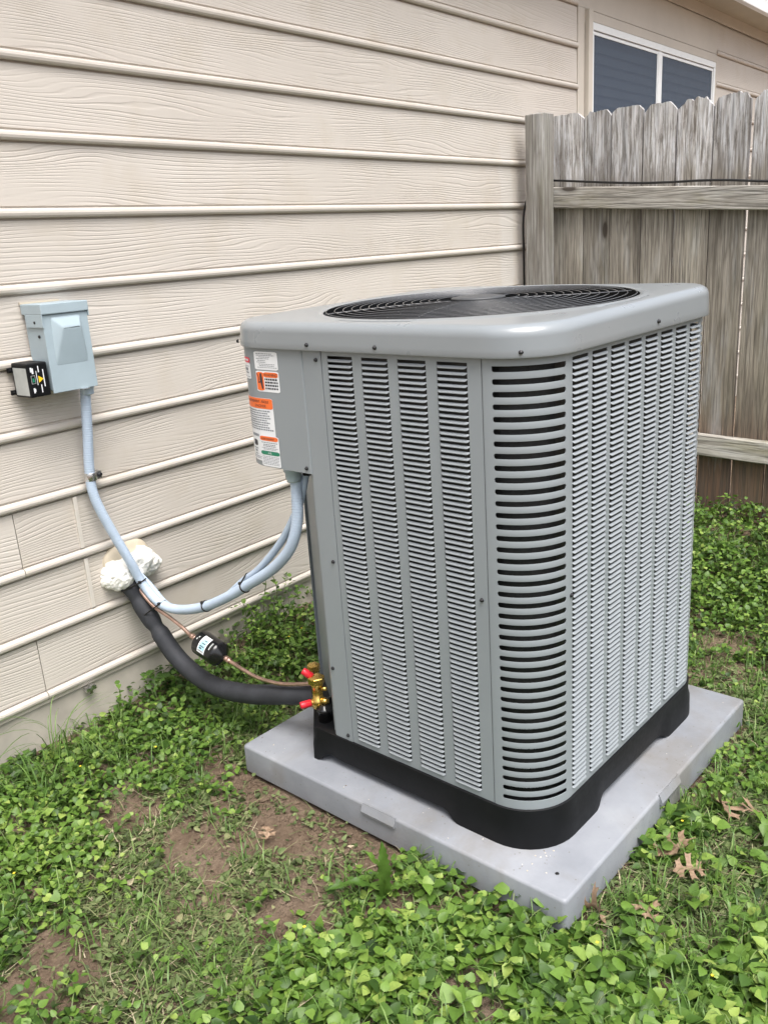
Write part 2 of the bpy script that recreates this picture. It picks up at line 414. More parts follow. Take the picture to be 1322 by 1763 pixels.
def axis_pts(lo, hi, step, far):
    a = np.arange(lo, hi+1e-6, step); g = [1, 1.6, 2.6, 4.2, 7, 12, 20, 34, 60]
    return np.concatenate([[lo-far*q/60 for q in g[::-1]], a, [hi+far*q/60 for q in g]])
gx = axis_pts(-1.4, 2.8, .016, 90); gy = axis_pts(-1.4, 1.62, .016, 90)
GX, GY = np.meshgrid(gx, gy); GZ = ground_z(GX, GY)
nx_, ny_ = len(gx), len(gy)
vs = np.stack([GX.ravel(), GY.ravel(), GZ.ravel()], 1)
ii = (np.arange(ny_-1)[:, None]*nx_+np.arange(nx_-1)[None, :]).ravel()
fs = np.stack([ii, ii+1, ii+nx_+1, ii+nx_], 1)
def np_mesh(name, verts, faces, mats, smooth=True, tint=None, mi=None):
    """verts (n,3), faces (m,k) with one k"""
    me = bpy.data.meshes.new(name); k = faces.shape[1]; m = len(faces)
    me.vertices.add(len(verts)); me.vertices.foreach_set('co', verts.astype(np.float32).ravel())
    me.loops.add(m*k); me.loops.foreach_set('vertex_index', faces.astype(np.int32).ravel())
    me.polygons.add(m); me.polygons.foreach_set('loop_start', np.arange(0, m*k, k, dtype=np.int32))
    for q in (mats if isinstance(mats, (list, tuple)) else [mats]): me.materials.append(q)
    me.polygons.foreach_set('use_smooth', np.full(m, smooth))
    if mi is not None: me.polygons.foreach_set('material_index', mi.astype(np.int32))
    if tint is not None:
        at = me.attributes.new('tint', 'FLOAT', 'POINT'); at.data.foreach_set('value', tint.astype(np.float32))
    me.update(calc_edges=True); me.validate(); return me
tag(obj('ground', np_mesh('ground', vs, fs, MAT['soil'])), kind='structure')

# ------------------------------------------------------------------ house
house = empty('house', (WX, WY, 0), A, label='beige house wall of beaded lap siding with a sliding window above the fence', cat='house')
EXPO, Z0 = .1742, 1.881                                 # exposure of a course, height of course 0's lower edge
def plank(k, x0, x1):
    zb = Z0-EXPO*k; H = EXPO+.010; L = x1-x0
    prof = [(.0068, H), (.0068, EXPO-.0042), (-.0002, EXPO-.0050), (-.0035, .0282), (.0004, .0258), (.0004, .0232)]
    for q in range(7):                                  # the bead along the lower edge
        a = PI*.5+PI*q/6; prof.append((-.0035+.0095*math.cos(a), .0118+.0112*math.sin(a)))
    prof += [(-.001, .0010), (.008, .0010), (.008, H)]
    n = len(prof); mb = MB()
    v = [(x, y, z) for x in (0, L) for (y, z) in prof]
    for i in range(n):
        j = (i+1) % n
        bead = 4 <= i <= 12
        mb.add([v[i], v[j], v[n+j], v[n+i]], [(0, 1, 2, 3)], 1 if bead else 0, False)
    mb.add(v, [tuple(range(n)), tuple(range(n, 2*n))[::-1]], 1)
    o = mb.build('siding_plank', [MAT['siding'], MAT['bead']], house, (x0-WX, 0, zb))
    return o
JOINTS = {8: [-.23], 10: [-.23], 7: [-.425], 6: [-.80], 5: [-.9], 9: [-.95], 3: [-.9], 1: [-.85], -1: [-.9], 2: [-1.0], 0: [-.95], 4: [-.85]}
XL, XT, XR, XE = -3.6, 2.838, 4.70, 8.2
for k in range(-3, 11):
    xs = [XL]+JOINTS.get(k, [])+[XT]
    for a, b in zip(xs, xs[1:]): plank(k, a+.0012, b-.0012)
    if k >= -2: plank(k, XR, XE)
MBx = MB()
MBx.box(XL-WX, XE-WX, .012, .10, .11, 2.60); MBx.build('sheathing', MAT['trim'], house)
f = MB(); f.bbox(XL-WX, XE-WX, .006, .10, -.35, .1255, .004); f.build('foundation', MAT['concrete'], house)
MB().box(XL-WX, XE-WX, -.002, .011, .1285, .1395).build('drip_strip', MAT['trim'], house)
# smooth boards round the window
zt = Z0+2*EXPO; zf = Z0+3*EXPO
MB().bbox(XT-WX+.002, XR-WX-.001, -.004, .011, zt+.002, zf-.001, .0015).build('header_board', MAT['trim'], house)
MB().bbox(XT-WX+.002, 2.905-WX, -.0065, .011, .05, zt, .0015).build('trim_board', MAT['trim'], house)
MB().bbox(XT-WX+.002, XE-WX, -.016, -.007, zf, zf+.10, .002).build('frieze_board', MAT['trim'], house)
MB().box(2.907-WX, XR-.004-WX, -.004, .011, 2.17, zt).build('trim_board', MAT['trim'], house)
w = MB(); w.bbox(2.913-WX, 2.955-WX, -.026, .012, .9, 2.226, .002); w.build('window_casing', MAT['trim'], house)
w = MB(); w.bbox(2.956-WX, XR-.004-WX, -.012, .012, 2.1825, 2.224, .004); w.build('window_casing', MAT['trim'], house)
w = MB(); w.bbox(4.662-WX, XR-.004-WX, -.012, .012, .9, 2.181, .002); w.build('window_casing', MAT['trim'], house)
WL_, WR_, WT_, WB_ = 2.957-WX, 4.660-WX, 2.180, 1.05
w = MB()
w.bbox(WL_, WR_, -.016, .012, WT_-.032, WT_, .002); w.bbox(WL_, WR_, -.016, .012, WB_-.03, WB_, .002)
w.bbox(WL_, WL_+.028, -.016, .012, WB_, WT_-.033, .002); w.bbox(WR_-.028, WR_, -.016, .012, WB_, WT_-.033, .002)
win = w.build('window', MAT['alu'], house)
wm = 3.80-WX
MB().bbox(wm-.022, wm+.022, -.013, .012, WB_, WT_-.034, .003).build('meeting_stile', MAT['alu'], win)
for a, b in ((WL_+.029, wm-.023), (wm+.023, WR_-.029)):
    sb = MB()
    sb.box(a, b, -.010, -.002, WT_-.050, WT_-.036); sb.box(a, b, -.010, -.002, WB_, WB_+.014)
    sb.box(a, a+.012, -.010, -.002, WB_+.0145, WT_-.0505); sb.box(b-.012, b, -.010, -.002, WB_+.0145, WT_-.0505)
    sb.build('screen_frame', MAT['alu'], win)
    MB().box(a+.0125, b-.0125, -.007, -.0062, WB_+.015, WT_-.051).build('window_screen', MAT['screen'], win)
for i in range(23):
    zc = WT_-.10-i*.046
    s_ = MB(); s_.add([(WL_+.03, .003, zc-.018), (WR_-.03, .003, zc-.018), (WR_-.03, .0095, zc+.018), (WL_+.03, .0095, zc+.018),
                       (WL_+.03, .0055, zc-.019), (WR_-.03, .0055, zc-.019), (WR_-.03, .0115, zc+.017), (WL_+.03, .0115, zc+.017)],
                      [(0, 1, 2, 3), (4, 5, 6, 7), (0, 1, 5, 4), (3, 2, 6, 7)])
    s_.build('blind_slat', MAT['blind'], win)
zs = 2.462
MB().box(XL-WX, XE-WX, -.19, .10, zs, zs+.012).build('soffit', MAT['soffit'], house)
MB().bbox(XL-WX, XE-WX, -.225, -.192, zs-.018, zs+.17, .004).build('fascia', MAT['fascia'], house)
MB().add([(XL-WX, -.27, zs+.172), (XE-WX, -.27, zs+.172), (XE-WX, 1.5, zs+.75), (XL-WX, 1.5, zs+.75), (XL-WX, -.27, zs+.19), (XE-WX, -.27, zs+.19), (XE-WX, 1.5, zs+.77), (XL-WX, 1.5, zs+.77)],
         [(0, 1, 2, 3), (4, 5, 6, 7), (0, 1, 5, 4), (2, 3, 7, 6), (0, 3, 7, 4), (1, 2, 6, 5)]).build('roof', MAT['concrete'], house)
# pale caulk line and smears left on the paint
c_ = MB()
for k in (8, 9):
    zb = Z0-EXPO*k
    c_.box(-.062-WX+.003*(k-8), -.051-WX+.003*(k-8), -.0068, -.0015, zb+.028, zb+EXPO-.004)
c_.build('caulk_line', MAT['caulk'], house)

# ------------------------------------------------------------------ fence
def rail_z(y, z_at, sl): return z_at-sl*(1.394-y)
fence = empty('fence', (2.34, 1.40, 0), 0, label='weathered grey wood picket fence meeting the house wall', cat='fence')
FX, FY = 2.34, 1.40
def fpart(mb, name, m, loc=(0, 0, 0)): return mb.build(name, m, fence, loc)
def rough_box(mb, x0, x1, y0, y1, z0, z1, ax, n=14, amp=.0015):
    bm = bmesh.new(); bmesh.ops.create_cube(bm, size=1)
    for v in bm.verts: v.co = Vector(((x0+x1)/2+v.co.x*(x1-x0), (y0+y1)/2+v.co.y*(y1-y0), (z0+z1)/2+v.co.z*(z1-z0)))
    bmesh.ops.bevel(bm, geom=bm.edges[:], offset=.004, segments=1, affect='EDGES')
    es = [e for e in bm.edges if abs((e.verts[0].co-e.verts[1].co)[ax]) > .1]
    bmesh.ops.subdivide_edges(bm, edges=es, cuts=n, use_grid_fill=True)
    for v in bm.verts:
        q = mnoise.noise_vector(v.co*7+Vector((x0*31, y0*17, z0*5))); v.co += q*amp
    return mb.bm(bm)
mb = MB(); rough_box(mb, -.09, -.002, -.005, .083, -.05, 1.728, 2); fpart(mb, 'post', MAT['post'])
auto = []
mb = MB(); rough_box(mb, 0, .038, -2.3, .035, -.043, .044, 1, 30, .002); o = fpart(mb, 'rail', MAT['rail'], (0, -.008, 1.392)); o.rotation_euler = (math.radians(4.2), 0, 0)
mb = MB(); rough_box(mb, 0, .038, -2.3, .035, -.044, .044, 1, 30, .002); o = fpart(mb, 'rail', MAT['rail'], (0, -.008, .395)); o.rotation_euler = (math.radians(1.9), 0, 0)
edges = [1.455, 1.281, 1.157, 1.018, .880, .733, .591, .46, .325, .19, .05, -.085, -.22, -.36, -.50, -.64, -.78, -.92]
tops = [1.722, 1.716, 1.716, 1.710, 1.706, 1.706, 1.698, 1.69, 1.70, 1.69, 1.70, 1.69, 1.70, 1.69, 1.70, 1.69, 1.69]
for i in range(len(edges)-1):
    y1, y0 = edges[i]-.0025, edges[i+1]+.0025
    if i in (4, 5): y0 += .004
    W_ = y1-y0; lean = rnd.uniform(-.006, .006)-.004
    Ht = tops[i]; rag = rnd.uniform(.4, 1.0)*(.014 if i > 3 else .006)
    bottom = [(0, -.03), (W_, -.03)]
    top = []
    nseg = 22; ear = rnd.uniform(.020, .034)
    for q in range(nseg+1):
        u = q/nseg; d = min(u, 1-u)*W_
        z = Ht-max(0, ear-d)*rnd.uniform(.9, 1.15)*(1.0 if d < ear else 0)
        z += rag*(mnoise.noise(Vector((u*9+i*5.1, i*3.3, 0)))*1.0+rnd.uniform(-.35, .25))
        top.append((W_*u, z))
    cols = [(p[0], [-.03+(p[1]+.03)*s for s in (0, .25, .5, .75, .9, 1.0)]) for p in top]
    bow = rnd.uniform(-.003, .003)
    front = []; 
    T = rnd.uniform(.014, .018); off = rnd.uniform(0, .004)
    nr = 6; mb = MB(); v = []
    for xx in (0, T):
        for (yy, zs_) in cols:
            for zz in zs_:
                v.append((xx+off+bow*math.sin(PI*zz/1.7), yy+lean*zz/1.7, zz))
    nc = len(cols); S = nc*nr; F = []
    idx = lambda s, c, r: s*S+c*nr+r
    for s in (0, 1):
        for c_i in range(nc-1):
            for r_i in range(nr-1): F.append((idx(s, c_i, r_i), idx(s, c_i+1, r_i), idx(s, c_i+1, r_i+1), idx(s, c_i, r_i+1)))
    for c_i in range(nc-1):
        F.append((idx(0, c_i, nr-1), idx(0, c_i+1, nr-1), idx(1, c_i+1, nr-1), idx(1, c_i, nr-1)))
        F.append((idx(0, c_i, 0), idx(0, c_i+1, 0), idx(1, c_i+1, 0), idx(1, c_i, 0)))
    for c_i in (0, nc-1):
        for r_i in range(nr-1): F.append((idx(0, c_i, r_i), idx(0, c_i, r_i+1), idx(1, c_i, r_i+1), idx(1, c_i, r_i)))
    mb.add(v, F); fpart(mb, 'picket', MAT['fence'], (.040, y0-FY, 0))

# black cable along the fence
cpts = [(2.302, 1.5265, .95), (2.303, 1.5265, 1.03), (2.301, 1.526, 1.18), (2.303, 1.5255, 1.33), (2.34, 1.515, 1.428), (2.362, 1.470, 1.466), (2.3625, 1.40, 1.463), (2.362, 1.263, 1.447),
        (2.362, 1.13, 1.432), (2.362, 1.003, 1.420), (2.362, .88, 1.413), (2.362, .765, 1.409), (2.362, .653, 1.401), (2.362, .5, 1.384), (2.362, .2, 1.36), (2.362, -.2, 1.335), (2.362, -.8, 1.30)]
tag(MB().tube(spline(cpts, 8), .0048, 8).build('cable', MAT['tie']), 'thin black cable running along the fence rail and down behind its post', 'cable')

# ------------------------------------------------------------------ pad
pm = MB()
bm = bmesh.new(); bmesh.ops.create_cube(bm, size=1)
for v in bm.verts: v.co = Vector((.457+v.co.x*.914, .457+v.co.y*.914, .0355+v.co.z*.071))
tope = [e for e in bm.edges if all(v.co.z > .05 for v in e.verts)]; vert_e = [e for e in bm.edges if abs(e.verts[0].co.z-e.verts[1].co.z) > .05]
bmesh.ops.bevel(bm, geom=vert_e, offset=.010, segments=3, profile=.5, affect='EDGES')
tope = [e for e in bm.edges if all(v.co.z > .069 for v in e.verts)]
bmesh.ops.bevel(bm, geom=tope, offset=.007, segments=3, profile=.5, affect='EDGES')
pm.bm(bm)
pad = auto_smooth(pm.build('equipment_pad', MAT['pad']), 40)
tag(pad, 'square light grey equipment pad lying on the soil under the condenser', 'pad')
def pad_tab(a, b, side):
    # a small sloped lug moulded on the middle of an edge
    q = [(0.0035, .0716), (.0005, .0725), (-.0075, .055), (-.0068, .050), (.001, .050)]
    v = []
    for s in (a, b):
        for (o_, z) in q: v.append((o_, s, z) if side == 'x' else (s, o_, z))
    n = len(q); F = [(i, (i+1) % n, n+(i+1) % n, n+i) for i in range(n)]+[tuple(range(n)), tuple(range(n, 2*n))[::-1]]
    return MB().add(v, F).build('edge_lug', MAT['pad'], pad)
pad_tab(.412, .507, 'x'); pad_tab(.402, .500, 'y')

mb = MB(); mb.lathe((.058, .052, .0712), (0, 0, 1), [(0, .0042), (.0006, .0038)], 10); mb.build('dark_hole_disc', MAT['tie'], pad)  # flat black disc, its colour standing in for the shade inside a hole
cr = MB()
for (cx, cy, sx, sy, nn) in ((.085, .10, .03, .02, 26), (.03, .86, .03, .04, 8), (.02, .62, .02, .12, 8), (.5, .03, .3, .02, 8), (.06, .3, .03, .1, 8)):
    for _ in range(nn):
        x_, y_ = cx+rnd.gauss(0, sx), cy+rnd.gauss(0, sy)
        if not (.01 < x_ < .9 and .01 < y_ < .9): continue
        r_ = rnd.uniform(.0006, .0017); a = rnd.uniform(0, PI); c_, s2 = math.cos(a)*r_*1.6, math.sin(a)*r_*1.6
        cr.add([(x_-c_, y_-s2, .0712), (x_+s2*.6, y_-c_*.6, .0712), (x_+c_, y_+s2, .0712), (x_-s2*.6, y_+c_*.6, .0712), (x_, y_, .0712+r_)], [(0, 1, 4), (1, 2, 4), (2, 3, 4), (3, 0, 4)], rnd.randrange(3))
CRUMBS = cr

# ------------------------------------------------------------------ the condenser
CX0, CX1, CY0, CY1, RC = .073, .843, .091, .886, .11
ZB, ZT = .158, 1.056
ac = empty('air_conditioner', (.46, .478, .0738), 0, label='large grey louvered outdoor air conditioner condenser standing on the pad', cat='air conditioner')
AO = Vector((.46, .478, .071))
ac.rotation_euler = (0, -math.radians(.45), 0)
def apart(mb, name, m, parent=ac, loc=(0, 0, 0), fix=True):
    """mesh given in world coordinates, hung under the unit"""
    o = mb.build(name, m, parent, loc, fix)
    me = o.data
    p = parent
    if p is ac: me.transform(Matrix.Translation(-AO))
    else: me.transform(Matrix.Translation(-AO))
    return o
def rrect(x0, x1, y0, y1, r, n=10, chamfer=None):
    pts = []
    for (cx, cy, a0) in ((x1-r, y1-r, 0), (x0+r, y1-r, 90), (x0+r, y0+r, 180), (x1-r, y0+r, 270)):
        for k in range(n+1):
            a = math.radians(a0+90*k/n); pts.append((cx+r*math.cos(a), cy+r*math.sin(a)))
    return pts
def loft(mb, rings, mi=0, smooth=True, cap0=True, cap1=True):
    n = len(rings[0]); v = [p for r_ in rings for p in r_]
    f = [(i*n+k, i*n+(k+1) % n, (i+1)*n+(k+1) % n, (i+1)*n+k) for i in range(len(rings)-1) for k in range(n)]
    if cap0: f.append(tuple(range(n))[::-1])
    if cap1: f.append(tuple((len(rings)-1)*n+k for k in range(n)))
    return mb.add(v, f, mi, smooth)
# inner coil block
mb = MB(); d = .022
base_poly = rrect(CX0+d, CX1-d, CY0+d, CY1-d, RC-d, 8)
def clip_corner(poly, c):      # cut away the back-left service corner
    out = []
    for i in range(len(poly)):
        p, q = poly[i], poly[(i+1) % len(poly)]
        fp = (p[1]-p[0])-c; fq = (q[1]-q[0])-c
        if fp <= 0: out.append(p)
        if (fp <= 0) != (fq <= 0):
            u = fp/(fp-fq); out.append((p[0]+(q[0]-p[0])*u, p[1]+(q[1]-p[1])*u))
    return out
cp = clip_corner(base_poly, .545)
loft(mb, [[(x, y, z) for x, y in cp] for z in (.12, 1.06)], 0, False); apart(mb, 'coil', MAT['coil'])
# copper hairpins glimpsed through the corner slots
mb = MB()
for k in range(19):
    z = .2+k*.0445
    mb.tube([(CX0+.0165+(RC-.0165)*(1-math.cos(a)), CY0+.0165+(RC-.0165)*(1-math.sin(a)), z) for a in [PI/2*q/8 for q in range(9)]], .003, 5)
apart(mb, 'coil_tube', MAT['steel'])

# sheet panels: outer skin pieces
TH = .0016
def slab_y(mb, y0, y1, z0, z1, x=CX0, t=TH): mb.box(x, x+t, y0, y1, z0, z1)
def slab_x(mb, x0, x1, z0, z1, y=CY0, t=TH): mb.box(x0, x1, y, y+t, z0, z1)
LZ0, LZ1 = .173, 1.044
LCOL = [(.234, .301), (.326, .393), (.417, .484), (.508, .575)]
SEAML, SEAMP = .2035, .592
mb = MB(); ys = [SEAML+.001]+[q for c in LCOL for q in c]+[SEAMP-.0008]
for i in range(0, len(ys), 2): slab_y(mb, ys[i], ys[i+1], LZ0, LZ1)
slab_y(mb, ys[0], ys[-1], ZB, LZ0); slab_y(mb, ys[0], ys[-1], LZ1, ZT)
apart(mb, 'louver_panel', MAT['paint'])
RCOL = [(.1855+.0716*i, .2415+.0712*i) for i in range(8)]
SEAMR = .1765; SEAMR2 = .745
mb = MB(); xs = [SEAMR+.001]+[q for c in RCOL for q in c]+[SEAMR2-.001]
for i in range(0, len(xs), 2): slab_x(mb, xs[i], xs[i+1], LZ0, LZ1)
slab_x(mb, xs[0], xs[-1], ZB, LZ0); slab_x(mb, xs[0], xs[-1], LZ1, ZT)
apart(mb, 'louver_panel', MAT['paint'])
# louvers: a hood that bulges out to its lower lip, ends drawn back to the sheet
NROW = 79; PIT = (LZ1-LZ0)/NROW
def louver_geo(w):
    prof = [(-.0008, .0051), (.0012, .0040), (.0028, .0022), (.0038, .0004), (.0034, -.0002), (.0020, .0003)]   # (out, up)
    us = [0, .035, .09, .2, .5, .8, .91, .965, 1.0]; v = []; F = []
    for u in us:
        e = min(u, 1-u); k = min(1, math.sqrt(max(0, 1-(1-min(1, e/.09))**2)))
        for (o_, z) in prof: v.append((u*w, -.0008+(o_+.0008)*k, .0051+(z-.0051)*(.25+.75*k)))
    n = len(prof)
    for i in range(len(us)-1):
        for j in range(n-1): F.append((i*n+j, (i+1)*n+j, (i+1)*n+j+1, i*n+j+1))
    return v, F
sc_ = PIT/.0114; rest = MB()
v0, F0 = louver_geo(LCOL[0][1]-LCOL[0][0])
mb = MB(); mb.add([(-o_, y, z*sc_) for (y, o_, z) in v0], F0, 0, True); lm = mb.mesh('louver', MAT['louver'])
for c in LCOL:
    for r_ in range(NROW):
        if c is LCOL[3] and r_ < 16: rest.add([(CX0-o_, c[0]+y, LZ0+r_*PIT+z*sc_) for (y, o_, z) in v0], F0, 0, True); continue
        o = obj('louver', lm, ac, (CX0-AO.x, c[0]-AO.y, LZ0+r_*PIT-AO.z))
tag(apart(rest, 'louver_bank', MAT['louver'], fix=False), kind='stuff')
v0, F0 = louver_geo(RCOL[0][1]-RCOL[0][0])
mb = MB()
for c in RCOL:
    for r_ in range(NROW): mb.add([(c[0]+x, CY0-o_, LZ0+r_*PIT+z*sc_) for (x, o_, z) in v0], F0, 0, True)
tag(apart(mb, 'louver_bank', MAT['louver'], fix=False), kind='stuff')

# corner grilles
def corner(cx, cy, a0, a1, name, bars_as_parts, NB=41):
    # a0..a1 degrees round (cx,cy); solid margins at both ends
    mg = 9.0
    P = lambda a, r, z: (cx+r*math.cos(math.radians(a)), cy+r*math.sin(math.radians(a)), z)
    mb = MB()
    def arc_sheet(b0, b1, z0, z1, n=6):
        v = []
        for r_ in (RC, RC-TH):
            for k in range(n+1):
                a = b0+(b1-b0)*k/n; v += [P(a, r_, z0), P(a, r_, z1)]
        h = 2*(n+1); F = []
        for k in range(n):
            i = 2*k
            F += [(i, i+2, i+3, i+1), (h+i, h+i+1, h+i+3, h+i+2), (i, i+2, h+i+2, h+i), (i+1, i+3, h+i+3, h+i+1)]
        F += [(0, 1, h+1, h), (2*n, 2*n+1, h+2*n+1, h+2*n)]
        mb.add(v, F, 0, False)
    z0, z1 = .172, 1.046; pit = (z1-z0)/(NB-1)
    arc_sheet(a0, a0+mg, ZB, ZT, 3); arc_sheet(a1-mg, a1, ZB, ZT, 3)
    arc_sheet(a0+mg, a1-mg, ZB, z0+pit*.27, 12); arc_sheet(a0+mg, a1-mg, z1-pit*.27, ZT, 12)
    pan = apart(mb, name, MAT['paint'])
    auto_smooth(pan, 30)
    hb = pit*.278; US = [0, .004, .010, .018, .028, .04]+[.1+.8*q/10 for q in range(11)]+[.96, .972, .982, .990, .996, 1.0]; n = len(US)-1; mall = MB()
    for b in range(1, NB-1):
        zc = z0+pit*b; v = []; F = []
        for k in range(n+1):
            u = US[k]; a = a0+mg+(a1-a0-2*mg)*u; e = min(u, 1-u)*(a1-a0-2*mg)/90*PI/2*RC
            rr = pit*.21; fl = rr*(1-math.sqrt(max(0, 1-(1-min(1, e/rr))**2)))
            hh = hb+fl; bulge = .0003*min(1, e/.012)
            for (o_, zz) in ((-TH, hh*.9), (0, hh), (bulge, hh*.78), (bulge, 0), (bulge, -hh*.78), (0, -hh), (-TH, -hh*.9)):
                v.append(P(a, RC+o_, zc+zz))
        m = 7
        for k in range(n):
            for j in range(m): F.append((k*m+j, (k+1)*m+j, (k+1)*m+(j+1) % m, k*m+(j+1) % m))
        if bars_as_parts:
            q = MB(); q.add(v, F, 0, False); auto_smooth(apart(q, 'grille_bar', MAT['paint'], pan), 25)
        else: mall.add(v, F, 0, False)
    if not bars_as_parts: tag(apart(mall, 'grille_bars', MAT['louver'], pan), kind='stuff')
corner(CX0+RC, CY0+RC, 180, 270, 'corner_grille', True)
corner(CX1-RC, CY0+RC, 270, 360, 'corner_grille', False)
# flat margins between the corner grilles and the louver panels
mb = MB(); slab_y(mb, CY0+RC+.0003, SEAML-.0008, ZB, ZT); apart(mb, 'seam_strip', MAT['paint'])
# plain sides at the back
mb = MB(); mb.box(CX1-TH, CX1, CY0+RC, CY1-RC, ZB, ZT); mb.box(.26, CX1-RC, CY1-TH, CY1, ZB, ZT)
P_ = [(CX1-RC+RC*math.cos(PI/2*k/8), CY1-RC+RC*math.sin(PI/2*k/8)) for k in range(9)]
for a, b in zip(P_, P_[1:]): mb.add([(a[0], a[1], ZB), (b[0], b[1], ZB), (b[0], b[1], ZT), (a[0], a[1], ZT)], [(0, 1, 2, 3)], 0, True)
apart(mb, 'rear_panel', MAT['paint'])
# plain post beside the louvers, turned back into the service corner
PY1 = .652
mb = MB()
pp = [(CX0-.001, SEAMP+.0008), (CX0-.001, PY1-.007), (CX0+.0012, PY1-.002), (CX0+.006, PY1), (CX0+.012, PY1+.0115), (CX0+.028, PY1+.013), (CX0+.028, PY1+.011), (CX0+.014, PY1+.009), (CX0+.008, PY1-.002), (CX0+.003, SEAMP+.0008)]
loft(mb, [[(x, y, z) for x, y in pp] for z in (ZB-.012, ZT)], 0, False); apart(mb, 'corner_post', MAT['paint'])
# diagonal inner wall of the service corner
mb = MB(); mb.add([(CX0+.028, PY1+.013, ZB), (.27, CY1, ZB), (.27, CY1, .80), (CX0+.028, PY1+.013, .80), (CX0+.03, PY1+.011, ZB), (.272, CY1-.002, ZB), (.272, CY1-.002, .80), (CX0+.03, PY1+.011, .80)],
                  [(0, 1, 2, 3), (4, 5, 6, 7), (0, 1, 5, 4), (2, 3, 7, 6), (0, 3, 7, 4), (1, 2, 6, 5)]); apart(mb, 'service_panel', MAT['paint'])

# electrical box in the service corner; contour by arc length from its right edge
EZ0 = .7915; EX = CX0-.0035; ER = .105; EY0 = .6485; EYc = CY1+.0035-ER
def contour(s, off=0.0):
    fl = EYc-EY0
    if s <= fl: return Vector((EX-off, EY0+s, 0))
    a = (s-fl)/ER
    if a <= PI/2: return Vector((EX+ER-(ER+off)*math.cos(a), EYc+(ER+off)*math.sin(a), 0))
    return Vector((EX+ER+(s-fl-ER*PI/2), EYc+ER+off, 0))
SMAX = (EYc-EY0)+ER*PI/2+.12
mb = MB(); ss = [0]+[.1*k/6*1.0 for k in range(1, 7)]+[(EYc-EY0)+ER*PI/2*k/12 for k in range(0, 13)]+[SMAX]
ss = sorted(set(round(x, 4) for x in ss))
ring = [contour(s) for s in ss]; ring = [Vector((EX+.006, EY0-.0035, 0)), Vector((EX+.0015, EY0-.0025, 0))]+ring
inner = [Vector((ring[-1].x, ring[-1].y-.12, 0)), Vector((EX+.05, EY0+.0, 0))]
full = ring+inner
loft(mb, [[(p.x, p.y, z) for p in full] for z in (EZ0, ZT)], 0, False)
ebox = auto_smooth(apart(mb, 'electrical_box', MAT['paint']), 30)

# base pan
mb = MB(); o_ = .004
def base_ring(r_out, z): 
    pl = rrect(CX0-r_out, CX1+r_out, CY0-r_out, CY1+r_out, RC+r_out, 10)
    return pl
ringp = clip_corner(base_ring(o_, 0), .650)
def subdiv(poly, step=.02):
    out = []
    for i in range(len(poly)):
        p, q = Vector(poly[i]), Vector(poly[(i+1) % len(poly)]); n = max(1, int((q-p).length/step))
        for k in range(n): out.append(tuple(p.lerp(q, k/n)))
    return out
ringp = subdiv(ringp, .012)
def foot(x, y):
    # 1 on the feet at the corners, 0 along the arches between them
    v = 0
    for (cx, cy) in ((CX0+RC, CY0+RC), (CX1-RC, CY0+RC), (CX1-RC, CY1-RC)):
        v = max(v, 1 if (abs(x-cx) < RC+.008 and abs(y-cy) < RC+.008) else 0)
    if y > .640: v = 1
    if y > .640: v = 1 if y > .692 or x > .2 else (0 if y < .664 else -1)
    return v
ft = [foot(x, y) for x, y in ringp]
def sm(q, t=2):
    for _ in range(t): q = [.25*q[i-1]+.5*q[i]+.25*q[(i+1) % len(q)] for i in range(len(q))]
    return q
fz = sm([{1: 0.0, 0: 1.0, -1: 1.5}[f_] for f_ in ft], 1); fo = sm([1.012 if f_ > 0 else .990 for f_ in ft])
outl = [((x-.46)*k+.46, (y-.478)*k+.478, .0715-.0068*min(1, max(0, (x-.12)/.72))+.0185*q_) for (x, y), q_, k in zip(ringp, fz, fo)]
mid = [((x-.46)*k+.46, (y-.478)*k+.478, .110) for (x, y), k in zip(ringp, sm([1.010 if f_ > 0 else .996 for f_ in ft]))]
upr = [(x, y, .128) for x, y in ringp]
topr = [(x, y, ZB-.001) for x, y in ringp]
inr = [((x-.46)*.985+.46, (y-.478)*.985+.478, ZB+.002) for x, y in ringp]
loft(mb, [outl, mid, upr, topr, inr], 0, False, False, True)
base = auto_smooth(apart(mb, 'base_pan', MAT['black']), 45)
# upstand, drain cup and bracket of the base in the service corner
mb = MB(); mb.bbox(.112, .22, .735, .742, .12, .192, .002); mb.lathe((.103, .712, .155), (0, 0, 1), [(0, .016), (.03, .0165), (.032, .019), (.040, .019), (.041, .012), (.046, .012)], 14)
apart(mb, 'drain_fitting', MAT['blackgloss'])

# top cover
mb = MB(); ov = .012; CCX, CCY, RR = .46, .478, .352
def cap_ring(o, z, r=None):
    p = rrect(CX0-o, CX1+o, CY0-o, CY1+o, (RC+o) if r is None else r, 14); out = []
    for i in range(len(p)):
        a, b = p[i], p[(i+1) % len(p)]; out.append((a[0], a[1], z))
        if i % 15 == 14: out += [(a[0]+(b[0]-a[0])*k/22, a[1]+(b[1]-a[1])*k/22, z) for k in range(1, 22)]
    return out
sections = [(ov-.004, 1.056), (ov, 1.0545), (ov+.001, 1.058), (ov, 1.068), (ov-.001, 1.088)]
for k in range(1, 9):
    a = PI/2*k/8; sections.append((ov-.001-.022*(1-math.cos(a)), 1.088+.021*math.sin(a)))
sections.append((-.034, 1.1092))
rings = [cap_ring(o, z, max(.05, RC+o)) for o, z in sections]
loft(mb, rings, 0, True, False, False)
